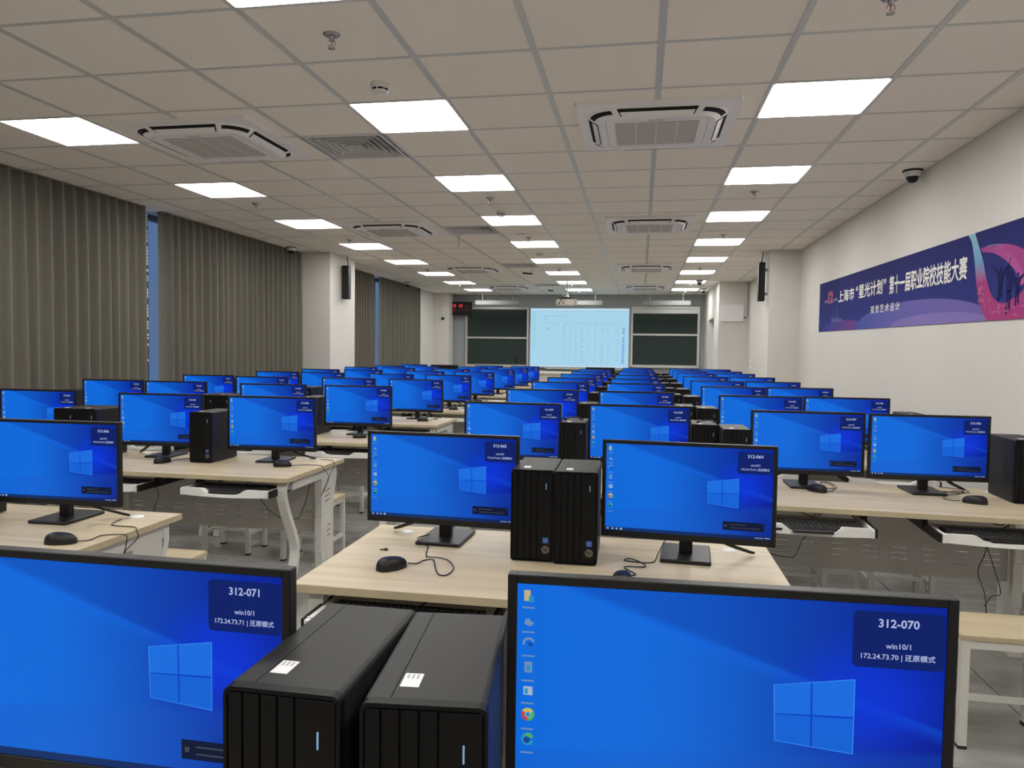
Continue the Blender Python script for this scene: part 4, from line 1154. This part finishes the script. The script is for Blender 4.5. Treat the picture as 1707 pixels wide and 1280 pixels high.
mouse(-.726,2.080,-38,'black wired mouse with looped cable in front of monitor 312-065',
  [(-.690,2.122,.757)]+[(a,b_,zc+.003*(i in(7,8,9))) for i,(a,b_) in enumerate([(-.666,2.135),(-.654,2.172),(-.627,2.185),(-.598,2.108),(-.570,2.045),(-.545,2.045),(-.541,2.108),(-.571,2.172),(-.609,2.200),(-.645,2.203),(-.660,2.22),(-.679,2.294),(-.686,2.330)])]+[(-.713,2.325,.769),(-.735,2.375,.769),(-.709,2.43,.769)])
mouse(-.038,2.085,-8,'black wired mouse half hidden behind the top edge of monitor 312-070',
  [(-.030,2.139,.757),(.0,2.17,zc),(-.036,2.24,zc),(.027,2.252,zc),(.018,2.296,zc),(-.02,2.335,zc),(-.036,2.31,zc),(.018,2.300,zc),(.055,2.315,zc),(.07,2.36,.77),(.10,2.46,.80)])
mouse(-1.891,2.112,-75,'black wired mouse in front of monitor 312-066 with cable off the desk end',
  [(-1.84,2.125,.757),(-1.822,2.159,zc),(-1.829,2.215,zc),(-1.795,2.24,zc),(-1.752,2.243,zc),(-1.742,2.235,.735),(-1.743,2.22,.69),(-1.743,2.19,.63)],
  [[(-1.93,2.45,zc),(-1.90,2.36,zc),(-1.80,2.35,zc),(-1.752,2.30,zc),(-1.742,2.29,.73),(-1.743,2.22,.69),(-1.743,2.25,.62)]])
mouse(-1.955,3.766,-80,'black wired mouse in front of monitor 312-060 near the desk end',
  [(-1.902,3.772,.757),(-1.873,3.825,zc),(-1.803,3.84,zc),(-1.752,3.83,zc),(-1.742,3.835,.735),(-1.742,3.90,.685),(-1.742,3.89,.65),(-1.742,3.85,.618),(-1.742,3.80,.587)],
  [[(-1.93,4.05,zc),(-1.80,4.04,zc),(-1.752,3.99,zc),(-1.742,3.98,.73),(-1.742,3.91,.68),(-1.742,3.85,.63),(-1.742,3.82,.60)]])
mouse(1.505,3.588,70,'black wired mouse in front of monitor 312-056 beside tangled cable',
  [(1.452,3.605,.757),(1.426,3.62,zc),(1.402,3.66,zc),(1.446,3.729,zc+.004),(1.52,3.80,zc),(1.575,3.88,zc),(1.523,3.87,zc),(1.47,3.80,zc+.004),(1.45,3.86,zc),(1.55,3.80,zc+.004),(1.60,3.92,zc),(1.5,3.98,zc)])
mouse(.857,3.715,40,'black wired mouse beside the stand of monitor 312-057',
  [(.885,3.76,.757),(.925,3.72,zc),(.955,3.80,zc),(.965,3.88,zc+.004),(.94,3.95,zc+.004),(.906,3.88,zc),(.915,3.78,zc+.004),(.975,3.82,zc),(.97,3.95,zc+.004),(.93,3.98,zc)])
mouse(-2.665,3.72,-20,'black wired mouse in front of monitor 312-061 beside the tower')
mouse(-2.047,5.13,-60,'black wired mouse in front of monitor 312-052 on the fourth left desk')
mouse(-1.975,6.50,-70,'black wired mouse in front of monitor 312-044 on the fifth left desk')
mouse(-2.035,7.86,-60,'black wired mouse in front of monitor 312-036 on the sixth left desk')
mouse(-2.05,9.20,-60,'black wired mouse in front of monitor 312-028 on the seventh left desk')
pg=thing('rubber_plug','tiny black rubber plug lying on the desk behind the mouse of 312-065','plug',(-.818,2.262,DH))
MB().tube([(-.012,0,.0035),(.002,.002,.0035)],.0022,6).tube([(.002,.002,.004),(.013,.004,.004)],.004,8).build('body',M['black'],pg)

for x,y,lab in ((.36,4.02,'small black cable tie on the tower right of monitor 312-058'),(-.35,3.98,'small black cable tie on the tower between monitors 312-059 and 312-058')):
    ck2=thing('cable_tie',lab,'cable tie',(x,y,DH+TH))
    MB().tube(curve([(-.045,-.01,.004),(-.02,.015,.010),(.015,.02,.012),(.03,.0,.006),(.05,.005,.004)],4),.0035,6).build('strap',M['black'],ck2)
    MB().rbox(-.055,-.040,-.018,-.002,.0005,.012,.002).build('head',M['black'],ck2)
# ------------------------------------------------------------------ keyboards
def make_keyboard():
    t=thing('keyboard','x','keyboard')
    MB().prism([(-.07,0),(.07,0),(.07,.020),(-.07,.010)],-.215,.215,'x').build('body',M['black'],t)
    b=MB(); zk=lambda y:.010+.010*(y+.07)/.14
    for r in range(6):
        y=.052-.0205*r-(.004 if r else 0)
        x=-.208
        while x<.206:
            w=.0165
            if r==5 and -.14<x<-.13: w=.11
            if .078<x<.084 or .142<x<.146: x+=.006
            z=zk(y); b.add([(x,y-.008,z-.001),(x+w,y-.008,z-.001),(x+w,y+.008,z),(x,y+.008,z),(x+.002,y-.006,z+.006),(x+w-.002,y-.006,z+.006),(x+w-.002,y+.006,z+.0065),(x+.002,y+.006,z+.0065)],[(4,5,6,7),(0,1,5,4),(1,2,6,5),(2,3,7,6),(3,0,4,7)])
            x+=w+.0022
    o=b.build('keys',M['key'],t); o['kind']='stuff'
    MB().rbox(-.082,.082,-.108,-.0705,.001,.013,.003).build('palm_rest',M['black'],t)
    return t
kb0=make_keyboard(); kbu=[0]
def keyboard(x,y,label,cables=(),rz=0):
    t=kb0 if not kbu[0] else copy_tree(kb0); kbu[0]=1
    O=Vector((x,y,.6645)); t.location=O; t.rotation_euler=(0,0,math.radians(rz)); tag(t,label,'keyboard','black keyboards in the pull-out trays')
    for c in cables: MB().tube([Vector(p)-O for p in curve(c,5)],.002,6).build('cable',M['black'],t)
    return t
def tray_x(blk,s): return DESKX[blk]+s*.37
kbs=[]
keyboard(tray_x('C',-1)-.0,1.895,'black keyboard in the pull-out tray under monitor 312-065',[[(-.60,1.96,.685),(-.575,1.965,.70),(-.555,1.975,.712),(-.545,1.985,.716),(-.57,1.99,.71),(-.60,1.975,.70),(-.66,2.06,.715)]])
keyboard(tray_x('C',1),1.895,'black keyboard in the pull-out tray under monitor 312-064')
yR=ROWY['R'][2]-.5
keyboard(tray_x('R',-1)-.01,yR+.005,'black keyboard in the pull-out tray under monitor 312-057',[[(.85,3.52,.66),(.82,3.58,.60),(.790,3.62,.55),(.77,3.62,.517),(.745,3.62,.452),(.704,3.62,.446),(.655,3.62,.452),(.60,3.66,.46)]])
keyboard(tray_x('R',1)+.01,yR+.005,'black keyboard in the pull-out tray under monitor 312-056',
  [[(1.53,3.50,.655),(1.542,3.55,.583),(1.541,3.55,.54),(1.513,3.55,.448),(1.541,3.55,.362),(1.554,3.55,.281),(1.56,3.57,.2)],
   [(1.56,3.50,.655),(1.549,3.55,.581),(1.55,3.55,.554),(1.581,3.55,.461),(1.614,3.56,.354),(1.578,3.56,.338),(1.55,3.56,.29)],
   [(1.36,3.62,.70),(1.42,3.60,.69),(1.50,3.60,.70),(1.55,3.62,.71)]])
yL=ROWY['L'][2]-.5
keyboard(tray_x('L',1),yL+.05,'black keyboard in the pull-out tray under monitor 312-060',[[(-2.08,3.62,.66),(-2.078,3.7,.603),(-2.014,3.72,.516),(-1.95,3.74,.468),(-1.87,3.76,.462),(-1.845,3.76,.485),(-1.82,3.78,.57),(-1.81,3.80,.65)]])
keyboard(tray_x('L',-1),yL+.05,'black keyboard in the pull-out tray under monitor 312-061',[[(-2.55,3.5,.66),(-2.57,3.55,.60),(-2.60,3.56,.52),(-2.57,3.57,.47),(-2.56,3.57,.40)]])
for row in (3,4):
    for s,n in ((1,'first'),(-1,'second')):
        keyboard(tray_x('L',s),ROWY['L'][row]-.41,'black keyboard in the tray of the %s left block seat, %s row'%(n,ROWN[row]))

# ------------------------------------------------------------------ stools
def make_stool():
    t=thing('stool','x','stool')
    w,d,h=.18,.13,.42
    MB().rbox(-w,w,-d,d,h-.022,h,.003).build('seat',M['wood'],t)
    b=MB()
    for y in (-d+.018,d-.018): b.box(-w+.034,w-.034,y-.010,y+.010,h-.052,h-.023)
    for x in (-w+.02,w-.02): b.box(x-.010,x+.010,-d+.034,d-.034,h-.052,h-.023)
    b.build('apron_frame',M['steel'],t)
    lg=MB().box(-.014,.014,-.014,.014,.012,h-.0225).mesh('leg',[M['steel']]); ft=MB().box(-.015,.015,-.015,.015,0,.012).mesh('rubber_foot',[M['rubber']])
    for sx in (-1,1):
        for sy in (-1,1):
            l=link('leg',lg,t,(sx*(w-.02),sy*(d-.018),0)); link('rubber_foot',ft,l)
    b=MB()
    for sx in (-1,1): b.box(sx*(w-.02)-.009,sx*(w-.02)+.009,-d+.032,d-.032,.13,.152)
    b.box(-w+.029,w-.029,-.009,.009,.13,.150)
    b.build('stretcher',M['steel'],t)
    return t
st0=make_stool()
for i,(x,y,lab) in enumerate(((1.33,2.935,'pale wood stool with white square legs in front of the right block desk'),
    (-2.235,3.075,'pale wood stool at the desk of monitor 312-060 left of the second centre desk'),
    (-2.765,4.64,'pale wood stool whose legs show under the third left desk, second seat'),
    (-2.15,4.57,'pale wood stool at the fourth left desk near the aisle'),
    (-2.50,6.03,'pale wood stool at the fifth left desk seen beside monitor 312-065'),
    (.88,4.40,'pale wood stool showing under the third right block desk, left seat'),
    (1.46,4.45,'pale wood stool showing under the third right block desk, right seat'))):
    t=st0 if i==0 else copy_tree(st0); t.location=(x,y,0); tag(t,lab,'stool','pale wood stools')
